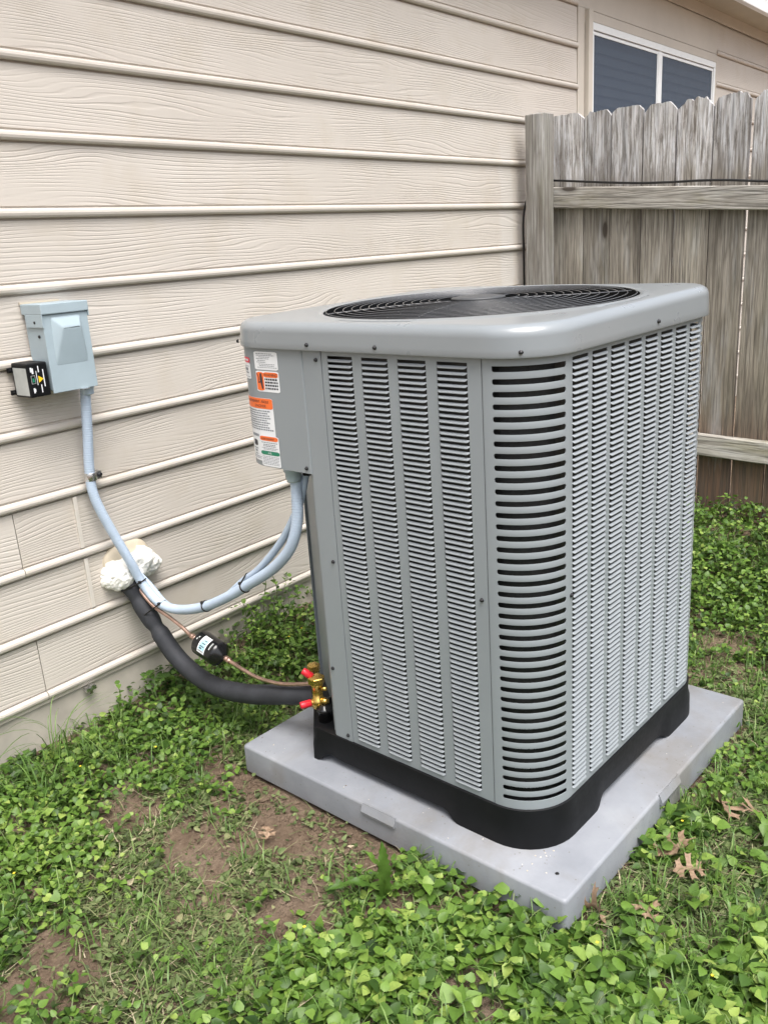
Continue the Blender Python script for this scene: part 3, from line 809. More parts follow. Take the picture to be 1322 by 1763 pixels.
# flat top between the outline and the fan opening: join the last ring to a circle by angle
last = rings[-1]
def circ(r_, z): 
    out = []
    for (x, y, _z) in last:
        a = math.atan2(y-CCY, x-CCX); out.append((CCX+r_*math.cos(a), CCY+r_*math.sin(a), z))
    return out
def subring(fr):  # blend outline to circle
    c = circ(RR+.012, 1.1096); return [tuple(Vector(p).lerp(Vector(q), fr)) for p, q in zip(last, c)]
loft(mb, [last, subring(.35), subring(.7), circ(RR+.012, 1.1096), circ(RR+.006, 1.1112), circ(RR, 1.1118), circ(RR-.006, 1.1106), circ(RR-.009, 1.1085)], 0, True, False, False)
mb.v = [(x, y, z+.010*max(0, min(1, (x-.07)/.77))*max(0, min(1, (z-1.060)/.03))) for x, y, z in mb.v]
cap = auto_smooth(apart(mb, 'top_cover', MAT['cap']), 50)
mb = MB(); loft(mb, [[(CCX+r_*math.cos(2*PI*k/64), CCY+r_*math.sin(2*PI*k/64), z+.013*(CCX+r_*math.cos(2*PI*k/64)-.07)) for k in range(64)] for r_, z in ((.3435, 1.1085), (.342, 1.06), (.335, .98))], 0, True, False, False); apart(mb, 'fan_orifice', MAT['black'])  # inner wall coloured black so the fan opening reads as dark shade

# fan guard: concentric wires on radial ones
gmb = MB()
for k in range(6):
    a = 2*PI*k/6
    gmb.tube([(CCX+r_*math.cos(a+.9*(r_-.07)), CCY+r_*math.sin(a+.9*(r_-.07)), 1.1050+.007*math.cos(r_*4.4)+.013*(CCX+r_*math.cos(a+.9*(r_-.07))-.07)) for r_ in [.06+.285*q/8 for q in range(9)]], .0014, 5)
guard = apart(gmb, 'fan_guard', MAT['wire'])
for k in range(14):
    r_ = .090+k*.0190; n = 72
    q = MB(); q.tube([(CCX+r_*math.cos(2*PI*i/n), CCY+r_*math.sin(2*PI*i/n), 1.1100+.007*math.cos(r_*4.4)+.013*(CCX+r_*math.cos(2*PI*i/n)-.07)) for i in range(n)], .0009, 6, closed=True)
    apart(q, 'guard_ring', MAT['wire'], guard)
mb = MB(); mb.lathe((CCX, CCY, 1.1155), (0, 0, 1), [(0, .056), (.005, .060), (.008, .059), (.0095, .05), (.0100, .0)], 40); apart(mb, 'guard_hub', MAT['hub'], guard)
# fan motor and three blades below
mb = MB(); mb.lathe((CCX, CCY, .93), (0, 0, 1), [(0, .07), (.10, .075), (.145, .075), (.15, .02), (.165, .02)], 24); apart(mb, 'fan_motor', MAT['black'])
for b in range(3):
    v = []; F = []
    for i in range(9):
        r_ = .06+.27*i/8
        for j in range(7):
            a = 2*PI*b/3+(j/6-.5)*(1.15+.35*math.sin(PI*i/8))+.25*r_/.33
            v.append((CCX+r_*math.cos(a), CCY+r_*math.sin(a), 1.055+.030*(j/6-.5)*1.6+.006*math.sin(PI*j/6)))
    for i in range(8):
        for j in range(6): F.append((i*7+j, i*7+j+1, i*7+8+j, i*7+7+j))
    q = MB(); q.add(v, F, 0, True); apart(q, 'fan_blade', MAT['black'])
mb = MB(); loft(mb, [[(CCX+.345*math.cos(2*PI*k/40), CCY+.345*math.sin(2*PI*k/40), z) for k in range(40)] for z in (1.0615, 1.072)], 0, True, False, False); apart(mb, 'fan_shroud', MAT['black'])

# screws
def screw(p, nrm, r_=.0033, parent=ac):
    m = MB(); m.lathe(p, nrm, [(0, r_*1.35), (.0009, r_*1.35), (.001, r_), (.004, r_*.92)], 8); apart(m, 'screw', MAT['screw'], parent)
for y in (.435, .617): screw((CX0-ov-.0005, y, 1.066), (-1, 0, 0), parent=cap)
q_ = (CX0+RC, CY0+RC)
screw((q_[0]-.1215*math.cos(.62), q_[1]-.1215*math.sin(.62), 1.064), (-math.cos(.62), -math.sin(.62), 0), parent=cap)
for x in (.50,): screw((x, CY0-ov-.0005, 1.070), (0, -1, 0), parent=cap)
screw((EX+ER-(ER+.004)*math.cos(.9)-.006, EYc+(ER+.012)*math.sin(.9), 1.062), (-.6, .8, 0), parent=cap)
for (y, z) in ((.606, 1.035), (.606, .60), (.2175, .60), (.606, .172), (.637, .335)): screw((CX0-.001, y, z), (-1, 0, 0))
for (x, z) in ((.180, .60), (.738, .60)): screw((x, CY0-.0004, z), (0, -1, 0))
screw((EX-.0003, .659, .803), (-1, 0, 0), parent=ebox)

# labels: flat print that follows the box contour
def label_part(s0, s1, z0, z1, off, m, parent=ebox, name='label', r_=.002):
    n = max(2, int((s1-s0)/.006)); v = []; F = []
    for k in range(n+1):
        s = s0+(s1-s0)*k/n
        cut = r_ if k in (0, n) else 0
        for zz in (z0+cut, z1-cut):
            p = contour(s, off); v.append((p.x, p.y, zz))
    for k in range(n): F.append((2*k, 2*k+1, 2*k+3, 2*k+2))
    q = MB(); q.add(v, F); return q.build_print(name, m, parent)
def _bp(self, name, m, parent):
    o = self.build(name, m, parent, fix=False); o.data.transform(Matrix.Translation(-AO)); return o
MB.build_print = _bp
def bars(rows, off, m, parent, name='print'):
    """rows: (s_left, s_right, z, height): broken into word-long strokes; reading direction runs from large s to small s"""
    q = MB()
    for (sl, sr, z, h) in rows:
        s = sl
        while s > sr:
            wlen = rnd.uniform(.0025, .0075); e = max(sr, s-wlen)
            if s-e > .001:
                a, b = contour(s, off), contour(e, off)
                q.add([(a.x, a.y, z), (b.x, b.y, z), (b.x, b.y, z+h), (a.x, a.y, z+h)], [(0, 1, 2, 3)])
            s = e-.0013
    return q.build_print(name, m, parent)
def lettering(txt, s_left, z, size, off, m, parent, squeeze=1.0):
    cu = bpy.data.curves.new('lettering', 'FONT'); cu.body = txt; cu.size = size; cu.fill_mode = 'FRONT'
    o = bpy.data.objects.new('tmp', cu); COL.objects.link(o); bpy.context.view_layer.update()
    me = bpy.data.meshes.new_from_object(o.evaluated_get(bpy.context.evaluated_depsgraph_get())); bpy.data.objects.remove(o)
    for v in me.vertices:
        p = contour(s_left-v.co.x*squeeze, off); v.co = Vector((p.x, p.y, z+v.co.y))-AO
    me.materials.clear(); me.materials.append(m); me.name = 'lettering'
    return obj('lettering', me, parent)
Y2S = lambda y: y-EY0
L1 = label_part(Y2S(.7185), Y2S(.792), 1.008, 1.0465, .0005, MAT['white']); L1['label'] = 'white data label under the cover'
rows = [(Y2S(.785), Y2S(.735), 1.0415, .0014), (Y2S(.784), Y2S(.728), 1.038, .0014), (Y2S(.776), Y2S(.742), 1.0345, .0014), (Y2S(.785), Y2S(.745), 1.031, .0014),
        (Y2S(.781), Y2S(.757), 1.0272, .0014), (Y2S(.784), Y2S(.756), 1.0235, .0014), (Y2S(.778), Y2S(.728), 1.0195, .0012), (Y2S(.776), Y2S(.730), 1.016, .0014), (Y2S(.784), Y2S(.722), 1.0125, .0012)]
bars(rows, .0009, MAT['greyink'], ebox)
L2 = label_part(Y2S(.7185), Y2S(.791), .9605, 1.0055, .0005, MAT['white']); L2['label'] = 'white label with an orange warning panel'
label_part(Y2S(.767), Y2S(.7895), .963, 1.003, .0009, MAT['orange'], name='label_panel'); label_part(Y2S(.7215), Y2S(.7667), .992, 1.003, .0009, MAT['orange'], name='label_panel')
lettering('WARNING', Y2S(.7655), .9945, .0088, .0013, MAT['ink'], ebox, .98)
bars([(Y2S(.764), Y2S(.723), z, .0038) for z in (.986, .9795, .973, .9665)], .0009, MAT['ink'], ebox)
# pictogram: hand pulling a plug
q = MB()
def gl(pts, off=.0013):
    vv = []
    for (y, z) in pts:
        p = contour(Y2S(y), off); vv.append((p.x, p.y, z))
    q.add(vv, [tuple(range(len(vv)))])
gl([(.7785, 1.000), (.7735, 1.0005), (.7715, .991), (.7705, .968), (.7745, .9655), (.7765, .975), (.7795, .985)])
gl([(.7885, 1.001), (.787, 1.0015), (.7815, .991), (.7835, .9905)]); gl([(.784, .991), (.782, .991), (.7825, .980), (.785, .9795)]); gl([(.785, .9805), (.7835, .9785), (.778, .981), (.779, .983)])
q.build_print('pictogram', MAT['ink'], ebox)
L3 = label_part(Y2S(.747), .2085, .803, .946, .0005, MAT['white']); L3['label'] = 'tall white label with an orange heading bent round the corner'
label_part(Y2S(.7475), .2080, .9225, .9455, .0009, MAT['orange'], name='label_panel')
lettering('AVERTISSEMENT - RISQUE', .190, .9355, .0082, .0013, MAT['ink'], ebox, .84)
lettering("D'INCENDIE", .158, .9260, .0082, .0013, MAT['ink'], ebox, .84)
bars([(.204, Y2S(.752)+rnd.uniform(0, .02), .916-.0052*k, .0028) for k in range(9)], .0009, MAT['greyink'], ebox)
bars([(.190, .155, .858, .006), (.196, .152, .808, .0014), (.196, .150, .8115, .0014)], .0009, MAT['greyink'], ebox)
label_part(.165, .186, .836, .850, .0009, MAT['ink'], name='label_panel'); 
bars([(.190, .165, .829, .0024), (.184, .170, .822, .005), (.186, .168, .8165, .002)], .0009, MAT['greyink'], ebox)
L4 = label_part(Y2S(.7385), Y2S(.801), .7935, .8625, .0013, MAT['white']); L4['label'] = 'white label with a green band'
label_part(Y2S(.741), Y2S(.800), .8515, .8615, .0017, MAT['orange'], name='label_panel')
lettering('AVERTISSEMENT', Y2S(.7945), .8535, .0070, .0021, MAT['ink'], ebox, .83)
label_part(Y2S(.7395), Y2S(.8005), .8195, .8285, .0017, MAT['green'], name='label_panel')
lettering('AVIS', Y2S(.777), .8215, .0066, .0021, MAT['white'], ebox, .9)
bars([(Y2S(.796), Y2S(.744), .8465, .0018), (Y2S(.79), Y2S(.75), .842, .0018), (Y2S(.79), Y2S(.75), .8385, .0018), (Y2S(.796), Y2S(.744), .8345, .0013), (Y2S(.79), Y2S(.75), .8315, .0013)]+
     [(Y2S(.796), Y2S(.743), .815-.0034*k, .0013) for k in range(6)], .0017, MAT['greyink'], ebox)
L5 = label_part(.163, .205, .985, 1.020, .0005, MAT['white']); L5['label'] = 'white label with a red heading on the corner'
label_part(.163, .205, 1.0202, 1.032, .0006, MAT['redlabel'], name='label_panel')
bars([(.196, .170, 1.024, .004)], .0010, MAT['white'], ebox)
bars([(.2, .168, 1.012, .0014), (.195, .175, 1.003, .006), (.195, .172, .997, .003), (.2, .166, .989, .0014)], .0009, MAT['greyink'], ebox)

# service valves
mb = MB(); VX, VY = .105, .733
mb.lathe((VX, VY, .190), (0, 0, 1), [(0, .016), (.022, .016), (.024, .0125), (.055, .0135), (.057, .015), (.062, .015)], 14)
mb.lathe((VX, VY, .252), (0, 0, 1), [(0, .0185), (.0015, .0205), (.016, .0205), (.018, .0185), (.0185, .007)], 6, smooth=False)
mb.bbox(VX-.012, VX+.014, VY-.013, VY+.013, .187, .203, .002)
mb.lathe((VX-.006, VY+.004, .204), (-.86, .50, -.05), [(0, .0085), (.012, .0085)], 10)
mb.lathe((VX+.004, VY+.004, .258), (-.35, .75, .55), [(0, .008), (.016, .008)], 10)
mb.lathe((VX, VY-.012, .243), (.3, -1, 0), [(0, .005), (.016, .005), (.0165, .0035)], 10)
mb.lathe((VX+.002, VY-.008, .208), (.2, -1, 0), [(0, .009), (.012, .009), (.02, .006)], 10)
mb.lathe((VX+.045, VY+.055, .200), (0, 0, 1), [(0, .0135), (.05, .011), (.052, .0165), (.066, .0165), (.067, .006)], 6, smooth=False)
val = apart(mb, 'service_valve', MAT['brass'])
def vcap(p, d_):
    q = MB(); q.lathe(p, d_, [(0, .0092), (.024, .0088), (.0265, .0080), (.0266, .0050), (.021, .0045)], 12); apart(q, 'valve_cap', MAT['red'], val)
vcap((VX-.0155, VY+.0095, .2035), (-.86, .50, -.05)); vcap((VX-.0005, VY+.0145, .2655), (-.35, .75, .55))

# ------------------------------------------------------------------ pipes and wires
ins_c = spline([tuple(wp(.045, -.01, .40)), (.052, 1.412, .372), (.062, 1.398, .338), (.069, 1.375, .298), (.079, 1.335, .238), (.088, 1.287, .177), (.09, 1.207, .141), (.09, 1.107, .131), (.092, .978, .151), (.102, .851, .186), (.120, .752, .210)], 10)
ins_c = resample(ins_c, .008)
def ins_r(i):
    p = ins_c[i]; r_ = .0255+.0008*mnoise.noise(p*25)
    for y, dz in ((1.398, .004), (1.345, .005)):
        r_ -= dz*math.exp(-((p.y-y)/.007)**2)
    return r_
mb = MB(); mb.tube(ins_c, [ins_r(i) for i in range(len(ins_c))], 18)
tag(mb.build('insulated_pipe', MAT['foamtube']), 'thick black foam insulated refrigerant pipe sagging from the wall to the brass valve', 'pipe')
cop = resample(spline([tuple(wp(.055, .01, .40)), tuple(wp(.064, .05, .367)), (.069, 1.335, .325), (.077, 1.277, .302), (.08, 1.225, .283), (.08, 1.185, .2665), (.08, 1.111, .2515), (.08, 1.046, .239), (.08, .985, .227), (.082, .92, .2185), (.086, .836, .226), (.098, .738, .252)], 10), .008)
mb = MB(); mb.tube(cop, .0052, 10)
tag(mb.build('copper_pipe', MAT['copper']), 'thin bare copper liquid line running beside the black insulated pipe', 'pipe')
D0, D1 = Vector((.080, 1.1670, .2635)), Vector((.080, 1.0510, .2395)); da = (D1-D0).normalized(); dl = (D1-D0).length
drier = empty('filter_drier', (0, 0, 0), 0, label='black filter drier cylinder with small white label on the copper line', cat='filter drier')
mb = MB(); mb.lathe(D0, da, [(0, .008), (.004, .012), (.018, .030), (.022, .0335), (.024, .034), (dl-.026, .034), (dl-.022, .0335), (dl-.016, .029), (dl-.004, .013), (dl, .008)], 26); dbody = mb.build('drier_body', MAT['blackgloss'], drier); auto_smooth(dbody, 40)
for s in (-.022, dl):
    mb = MB(); mb.lathe(D0+da*s, da, [(0, .0068), (.004, .0082), (.009, .0082), (.011, .0072), (.018, .0085), (.022, .0085)], 14); mb.build('pipe_joint', MAT['copper'], drier)
def drier_patch(t0, t1, a0, a1, r_, m, name, n=8):
    toc = (CAM-D0); toc = (toc-da*toc.dot(da)).normalized(); sd_ = da.cross(toc)
    v = []; F = []
    for k in range(n+1):
        a = math.radians(a0+(a1-a0)*k/n)
        for t_ in (t0, t1): p = D0+da*t_+(toc*math.cos(a)+sd_*math.sin(a))*r_; v.append(tuple(p))
    for k in range(n): F.append((2*k, 2*k+1, 2*k+3, 2*k+2))
    q = MB(); q.add(v, F); return q.build(name, m, drier, fix=False)
drier_patch(.046, .074, -38, 46, .0344, MAT['white'], 'label')
drier_patch(.049, .0715, -20, 30, .0347, MAT['teal'], 'label_print'); drier_patch(.050, .070, 34, 37, .0347, MAT['ink'], 'label_print'); drier_patch(.053, .062, 20, 26, .0349, MAT['ink'], 'label_print')
for a in (-16, -2, 12): drier_patch(.052+.004*(a % 3), .068, a, a+4, .0349, MAT['ink'], 'label_print', 2)
drier_patch(.084, .088, -24, 10, .0344, MAT['offwhite'], 'label_print'); drier_patch(.033, .0365, -20, -12, .0344, MAT['offwhite'], 'label_print', 2); drier_patch(.030, .0335, -8, 0, .0344, MAT['offwhite'], 'label_print', 2)

cond = resample(spline([tuple(wp(-.004, .058, .952)), tuple(wp(-.008, .054, .905)), tuple(wp(-.012, .046, .825)), tuple(wp(-.018, .036, .721)), tuple(wp(-.017, .038, .651)), tuple(wp(.007, .050, .560)), tuple(wp(.038, .066, .465)),
                        (.067, 1.368, .386), (.079, 1.322, .336), (.086, 1.253, .327), (.088, 1.142, .357), (.088, 1.032, .409), (.088, .925, .472), (.088, .836, .528), (.089, .777, .580), (.091, .750, .623), (.096, .738, .674), (.100, .738, .73), (.100, .738, .765)], 10), .0021)
mb = MB(); mb.tube(cond, .0134, 14, ridge=lambda i: (1.0, 1.0, .93)[i % 3])
tag(mb.build('conduit', MAT['conduit']), 'blue grey flexible conduit looping from the wall box to the condenser', 'conduit')
cond2 = resample(spline([(.124, .722, .785), (.118, .728, .755), (.113, .742, .707), (.112, .772, .657), (.112, .811, .605), (.112, .857, .556), (.112, .920, .500), (.110, .977, .461), (.107, 1.05, .404), (.107, 1.145, .350), (.105, 1.245, .317), (.098, 1.315, .325), (.088, 1.365, .372), tuple(wp(.075, .02, .42))], 10), .0021)
mb = MB(); mb.tube(cond2, .0092, 12, ridge=lambda i: (1.0, 1.0, .93)[i % 3])
tag(mb.build('conduit', MAT['conduit']), 'thinner grey conduit strapped behind the blue grey conduit loop', 'conduit')
# conduit fittings under the electrical box (fixed to the unit)
mb = MB(); mb.lathe((.100, .738, .7905), (0, 0, -1), [(0, .021), (.010, .021), (.012, .018), (.026, .0175), (.030, .0155), (.034, .0155)], 16); apart(mb, 'conduit_fitting', MAT['box'])
mb = MB(); mb.lathe((.124, .716, .7905), (0, 0, -1), [(0, .014), (.012, .014), (.016, .0115), (.022, .0115)], 14); apart(mb, 'conduit_fitting', MAT['black'])
mb = MB(); apart(mb.lathe((.098, .668, .7905), (0, 0, -1), [(0, .004), (.006, .004), (.0065, .002)], 8), 'screw', MAT['steel'])

def near(curve, p): return min(range(len(curve)), key=lambda i: (curve[i]-Vector(p)).length)
def zip_tie(items, tangent, label, w_=.0022, tail=True):
    """items: (centre, radius); a band along the convex outline of the circles"""
    tg = Vector(tangent).normalized(); h = Vector((1, 0, 0)) if abs(tg.x) < .8 else Vector((0, 0, 1))
    e1 = tg.cross(h).normalized(); e2 = tg.cross(e1); o = Vector(items[0][0]); pts = []
    for c_, r_ in items:
        d_ = Vector(c_)-o
        for k in range(28):
            a = 2*PI*k/28; pts.append((d_.dot(e1)+r_*math.cos(a), d_.dot(e2)+r_*math.sin(a)))
    pts = sorted(set(pts)); hull = []
    for seq in (pts, pts[::-1]):
        part = []
        for p in seq:
            while len(part) > 1 and (part[-1][0]-part[-2][0])*(p[1]-part[-2][1])-(part[-1][1]-part[-2][1])*(p[0]-part[-2][0]) <= 0: part.pop()
            part.append(p)
        hull += part[:-1]
    loop = [o+e1*a+e2*b for a, b in hull]
    mb = MB(); mb.tube(loop, w_, 6, closed=True)
    hd = max(loop, key=lambda p: p.z-p.x*.8); mb.bbox(hd.x-.004, hd.x+.004, hd.y-.004, hd.y+.004, hd.z-.002, hd.z+.005, .001)
    return tag(mb.build('zip_tie', MAT['tie']), label, 'zip tie', 'black zip ties round the lines')
i1 = near(cond, (.066, 1.370, .39)); j1 = near(ins_c, (.062, 1.398, .338))
zip_tie([(cond[i1], .0138), (ins_c[j1], .0262), (cop[near(cop, (.063, 1.39, .365))], .006)], ins_c[j1+1]-ins_c[j1-1], 'black zip tie nearest the white foam joining conduit and black pipe')
i2 = near(cond, (.080, 1.312, .332)); j2 = near(ins_c, (.076, 1.345, .258))
zip_tie([(cond[i2], .0138), (ins_c[j2], .0225), (cop[near(cop, (.072, 1.32, .319))], .006)], ins_c[j2+1]-ins_c[j2-1], 'black zip tie holding conduit to black pipe above the drier')
i3 = near(cond, (.088, 1.115, .368)); zip_tie([(cond[i3], .0138), (cond2[near(cond2, (.107, 1.115, .365))], .0095)], cond[i3+1]-cond[i3-1], 'black zip tie at the lowest bend of the conduit alone')
i4 = near(cond, (.088, .945, .461)); zip_tie([(cond[i4], .0138), (cond2[near(cond2, (.109, .955, .465))], .0095)], cond[i4+1]-cond[i4-1], 'black zip tie where the two conduits meet on the rising side')

# conduit strap on the wall
cs = empty('conduit_strap', tuple(wp(-.016, 0, .708)), A, label='shiny steel strap clamping the conduit to the siding', cat='strap')
mb = MB(); mb.lathe((0, -.034, -.011), (0, 0, 1), [(0, .0158), (.001, .0164), (.021, .0164), (.022, .0158)], 20); mb.bbox(.012, .030, -.040, -.007, -.010, .010, .002); mb.build('band', MAT['steel'], cs)
mb = MB(); mb.lathe((.024, -.040, 0), (0, -1, 0), [(0, .0065), (.004, .006), (.0045, .003)], 10); mb.build('screw', MAT['screw'], cs)

# foam and putty round the wall hole
def blob(name, m, lumps, sub=4, amp=.012, fr=28, seed=0, squash=None):
    mb = MB()
    for (c_, rad) in lumps:
        bm = bmesh.new(); bmesh.ops.create_icosphere(bm, subdivisions=sub, radius=1)
        for v in bm.verts:
            d_ = v.co.normalized(); p = Vector((d_.x*rad[0], d_.y*rad[1], d_.z*rad[2]))
            q = p+Vector(c_)
            nz = mnoise.noise(q*fr+Vector((seed, 0, 0)))+.55*abs(mnoise.noise(q*fr*2.3+Vector((0, seed, 0))))+.25*mnoise.noise(q*fr*5)
            p = p*(1+nz*amp/max(rad)); v.co = q if False else p+Vector(c_)
        mb.bm(bm, 0, True)
    return mb.build(name, m)
tag(blob('foam_sealant', MAT['foam'], [(tuple(wp(.030, .022, .412)), (.048, .036, .036)), (tuple(wp(.112, .022, .425)), (.046, .034, .044)), (tuple(wp(.070, .014, .418)), (.070, .028, .038)), (tuple(wp(.008, .014, .412)), (.026, .022, .028)), (tuple(wp(.140, .014, .402)), (.022, .020, .028)), (tuple(wp(.055, .018, .392)), (.045, .026, .022))], 5, .014, 30), 'lumpy white expanding foam filling the hole where the pipes enter the wall', 'foam')
tag(blob('putty_patch', MAT['putty'], [(tuple(wp(.072, .002, .447)), (.074, .022, .056))], 4, .006, 22, 4), 'beige putty mound above the white foam on the siding', 'putty')

# ------------------------------------------------------------------ disconnect box
dc = empty('disconnect_box', tuple(wp(-.05, 0, 1.053)), A, label='pale blue grey electrical disconnect box with raised cover on the siding', cat='electrical box')
X0, X1, D_ = -.062, .062, -.088
mb = MB(); mb.bbox(X0+.003, X1-.003, D_+.004, -.008, -.100, .098, .002); mb.build('box_body', MAT['box'], dc)
mb = MB(); mb.bbox(X0, X1, D_-.002, D_+.003, -.106, .080, .0012)
cover = mb.build('cover', MAT['box'], dc)
mb = MB()
v = [(-.040, D_-.0023, .074), (.040, D_-.0023, .074), (.046, D_-.0023, -.040), (-.044, D_-.0023, -.040), (-.019, D_-.017, .050), (.030, D_-.017, .050), (.030, D_-.017, .044), (-.019, D_-.017, .044)]
mb.add(v, [(0, 1, 5, 4), (4, 5, 6, 7), (7, 6, 2, 3), (0, 4, 7, 3), (1, 2, 6, 5)]); 
bm = bmesh.new(); me = mb.mesh('tmp', MAT['box']); bm.from_mesh(me)
bmesh.ops.bevel(bm, geom=[e for e in bm.edges if len(e.link_faces) == 2], offset=.004, segments=3, profile=.5, affect='EDGES')
q = MB(); q.bm(bm, 0, True); q.build('cover_emboss', MAT['box'], dc)
mb = MB(); mb.bbox(X0-.003, X1+.003, D_-.007, -.006, .082, .107, .0025); mb.bbox(X0-.003, X0-.0005, D_-.006, -.02, .052, .0825, .001); mb.bbox(X1+.0005, X1+.003, D_-.006, -.02, .070, .0825, .001); mb.build('hood', MAT['box'], dc)
mb = MB(); mb.bbox(.012, .034, D_-.010, D_-.001, -.1085, -.1060, .0008); mb.build('hasp', MAT['steel'], dc)
mb = MB(); mb.lathe((X0-.003, -.06, .064), (-1, 0, 0), [(0, .0035), (.002, .003)], 8); mb.lathe((X0+.003, -.062, .030), (-1, 0, 0), [(0, .004), (.003, .0035)], 8); mb.build('screw', MAT['screw'], dc)
mb = MB(); mb.lathe((.047, -.062, -.100), (0, 0, -1), [(0, .018), (.010, .018), (.012, .0165), (.024, .0160), (.027, .0145)], 16); mb.build('conduit_fitting', MAT['conduit'], dc)
mb = MB(); mb.box(X0-.003, X1-.02, -.0065, -.0035, .1075, .1115); mb.build('caulk_line', MAT['putty'], dc)

# surge protector beside it
sp_ = empty('surge_protector', tuple(wp(-.135, 0, .985)), A, label='small black surge protector with printed front beside the blue grey disconnect box', cat='surge protector')
mb = MB(); mb.bbox(-.033, .0205, -.082, -.010, -.041, .041, .005, 0, 3); mb.build('case', MAT['black'], sp_)
for z in (.024, -.030):
    mb = MB(); mb.bbox(-.045, -.031, -.016, -.0095, z-.006, z+.006, .001); mb.lathe((-.039, -.016, z), (0, -1, 0), [(0, .0032), (.002, .003)], 8); mb.build('mounting_tab', MAT['black'], sp_)
mb = MB(); mb.box(-.0336, -.0330, -.076, -.018, -.036, .030); mb.build('label', MAT['offwhite'], sp_)
F_ = -.0823
def fp(name, m, rects):
    q = MB()
    for (a, b, c, d_) in rects: q.box(a, b, F_-.0003, F_, c, d_)
    return q.build(name, m, sp_)
fp('print', MAT['white'], [(-.026, -.0215, .020, .031), (-.0225, -.018, .016, .029), (-.0245, -.0205, -.030, -.018), (-.0205, -.0185, -.027, -.020), (-.012, -.0105, -.012, .022), (-.006, -.0035, .018, .033), (-.0035, -.0010, -.031, -.012), (.0055, .0080, -.018, .024)])
fp('indicator_frame', MAT['offwhite'], [(-.0265, -.0255, -.008, .012), (-.0165, -.0155, -.008, .012), (-.0254, -.0166, .011, .012), (-.0254, -.0166, -.008, -.007)])
fp('indicator', MAT['green'], [(-.0235, -.0185, -.004, .005)])
q = MB(); q.add([(-.0075, F_-.0004, .010), (-.0075, F_-.0004, -.007), (.0055, F_-.0004, .0015), (-.0075, F_, .010), (-.0075, F_, -.007), (.0055, F_, .0015)], [(0, 1, 2), (3, 4, 5), (0, 1, 4, 3), (1, 2, 5, 4), (2, 0, 3, 5)]); q.build('warning_mark', MAT['yellow'], sp_)

# small steel anchor at the foot of the wall
an = MB(); an.bbox(-.016, .016, -.022, -.004, -.006, .006, .002); an.lathe((0, -.014, -.016), (0, 0, 1), [(0, .006), (.014, .006), (.016, .009), (.020, .009)], 8); an.bbox(-.005, .005, -.03, -.012, .002, .014, .002)
an_o = an.build('wall_clip', MAT['steel'], None, tuple(wp(-.11, 0, .121))); an_o.rotation_euler = (0, 0, A)
tag(an_o, 'small steel clip at the bottom edge of the siding near the ground', 'clip')

# ------------------------------------------------------------------ plants
PADM = .004
def free(x, y): return ~((x > -PADM) & (x < .914+PADM) & (y > -PADM) & (y < .914+PADM)) & (y < wall_y(x)-.012) & (x < 2.335)
def rot_basis(az, pitch_, roll_):
    """columns: leaf length axis, width axis, normal"""
    ca, sa, cp_, sp2 = np.cos(az), np.sin(az), np.cos(pitch_), np.sin(pitch_)
    l = np.stack([ca*cp_, sa*cp_, sp2], -1); w0 = np.stack([-sa, ca, np.zeros_like(ca)], -1); n0 = np.cross(l, w0)
    cr, sr = np.cos(roll_)[..., None], np.sin(roll_)[..., None]
    return l, w0*cr+n0*sr, -w0*sr+n0*cr
# leaf outline: (along, half width, lift)
LT = np.array([(0, 0, 0), (.12, 0, 0), (.42, 0, 0), (.75, 0, 0), (1, 0, 0), (.14, .30, 1), (.40, .37, 1), (.72, .22, 1), (.14, -.30, 1), (.40, -.37, 1), (.72, -.22, 1)])
LF = np.array([(0, 1, 5), (1, 2, 6), (1, 6, 5), (2, 3, 7), (2, 7, 6), (3, 4, 7), (0, 8, 1), (1, 9, 2), (1, 8, 9), (2, 10, 3), (2, 9, 10), (3, 10, 4)])
def leaves(P, az, pitch_, roll_, size, wid, fold, curl, tint):
    l, w_, nn = rot_basis(az, pitch_, roll_); N = len(P)
    a = LT[None, :, 0]; hw = LT[None, :, 1]*wid[:, None]; li = LT[None, :, 2]
    lift = np.abs(hw)*fold[:, None]*li-curl[:, None]*a*a
    V = P[:, None, :]+size[:, None, None]*(a[..., None]*l[:, None, :]+hw[..., None]*w_[:, None, :]+lift[..., None]*nn[:, None, :])
    F = LF[None]+(np.arange(N)*11)[:, None, None]
    return V.reshape(-1, 3), F.reshape(-1, 3), np.repeat(tint, 11)
def ribbons(P0, P1, P2, w_, tint, seg=4):
    """bent narrow blades: quadratic curves, triangular strips made of two crossing-free sides"""
    N = len(P0); us = np.linspace(0, 1, seg+1)
    C_ = (1-us)[None, :, None]**2*P0[:, None]+2*(us*(1-us))[None, :, None]*P1[:, None]+us[None, :, None]**2*P2[:, None]
    d_ = P2-P0; side = np.cross(d_, np.array([.13, .07, 1.0])); side /= np.linalg.norm(side, axis=1)[:, None]+1e-9
    prof = (1-us**3*.92)[None, :, None]*w_[:, None, None]
    V = np.stack([C_-side[:, None]*prof, C_+side[:, None]*prof], 2).reshape(N, -1, 3)
    k = np.arange(seg)*2; q = np.stack([np.stack([k, k+1, k+3], 1), np.stack([k, k+3, k+2], 1)], 1).reshape(-1, 3)
    F = q[None]+(np.arange(N)*2*(seg+1))[:, None, None]
    return V.reshape(-1, 3), F.reshape(-1, 3), np.repeat(tint, 2*(seg+1))
def join(parts):
    V, F, T, MI = [], [], [], []; o = 0
    for (v, f, t_, mi) in parts: V.append(v); F.append(f+o); T.append(t_); MI.append(np.full(len(f), mi)); o += len(v)
    return np.concatenate(V), np.concatenate(F), np.concatenate(T), np.concatenate(MI)
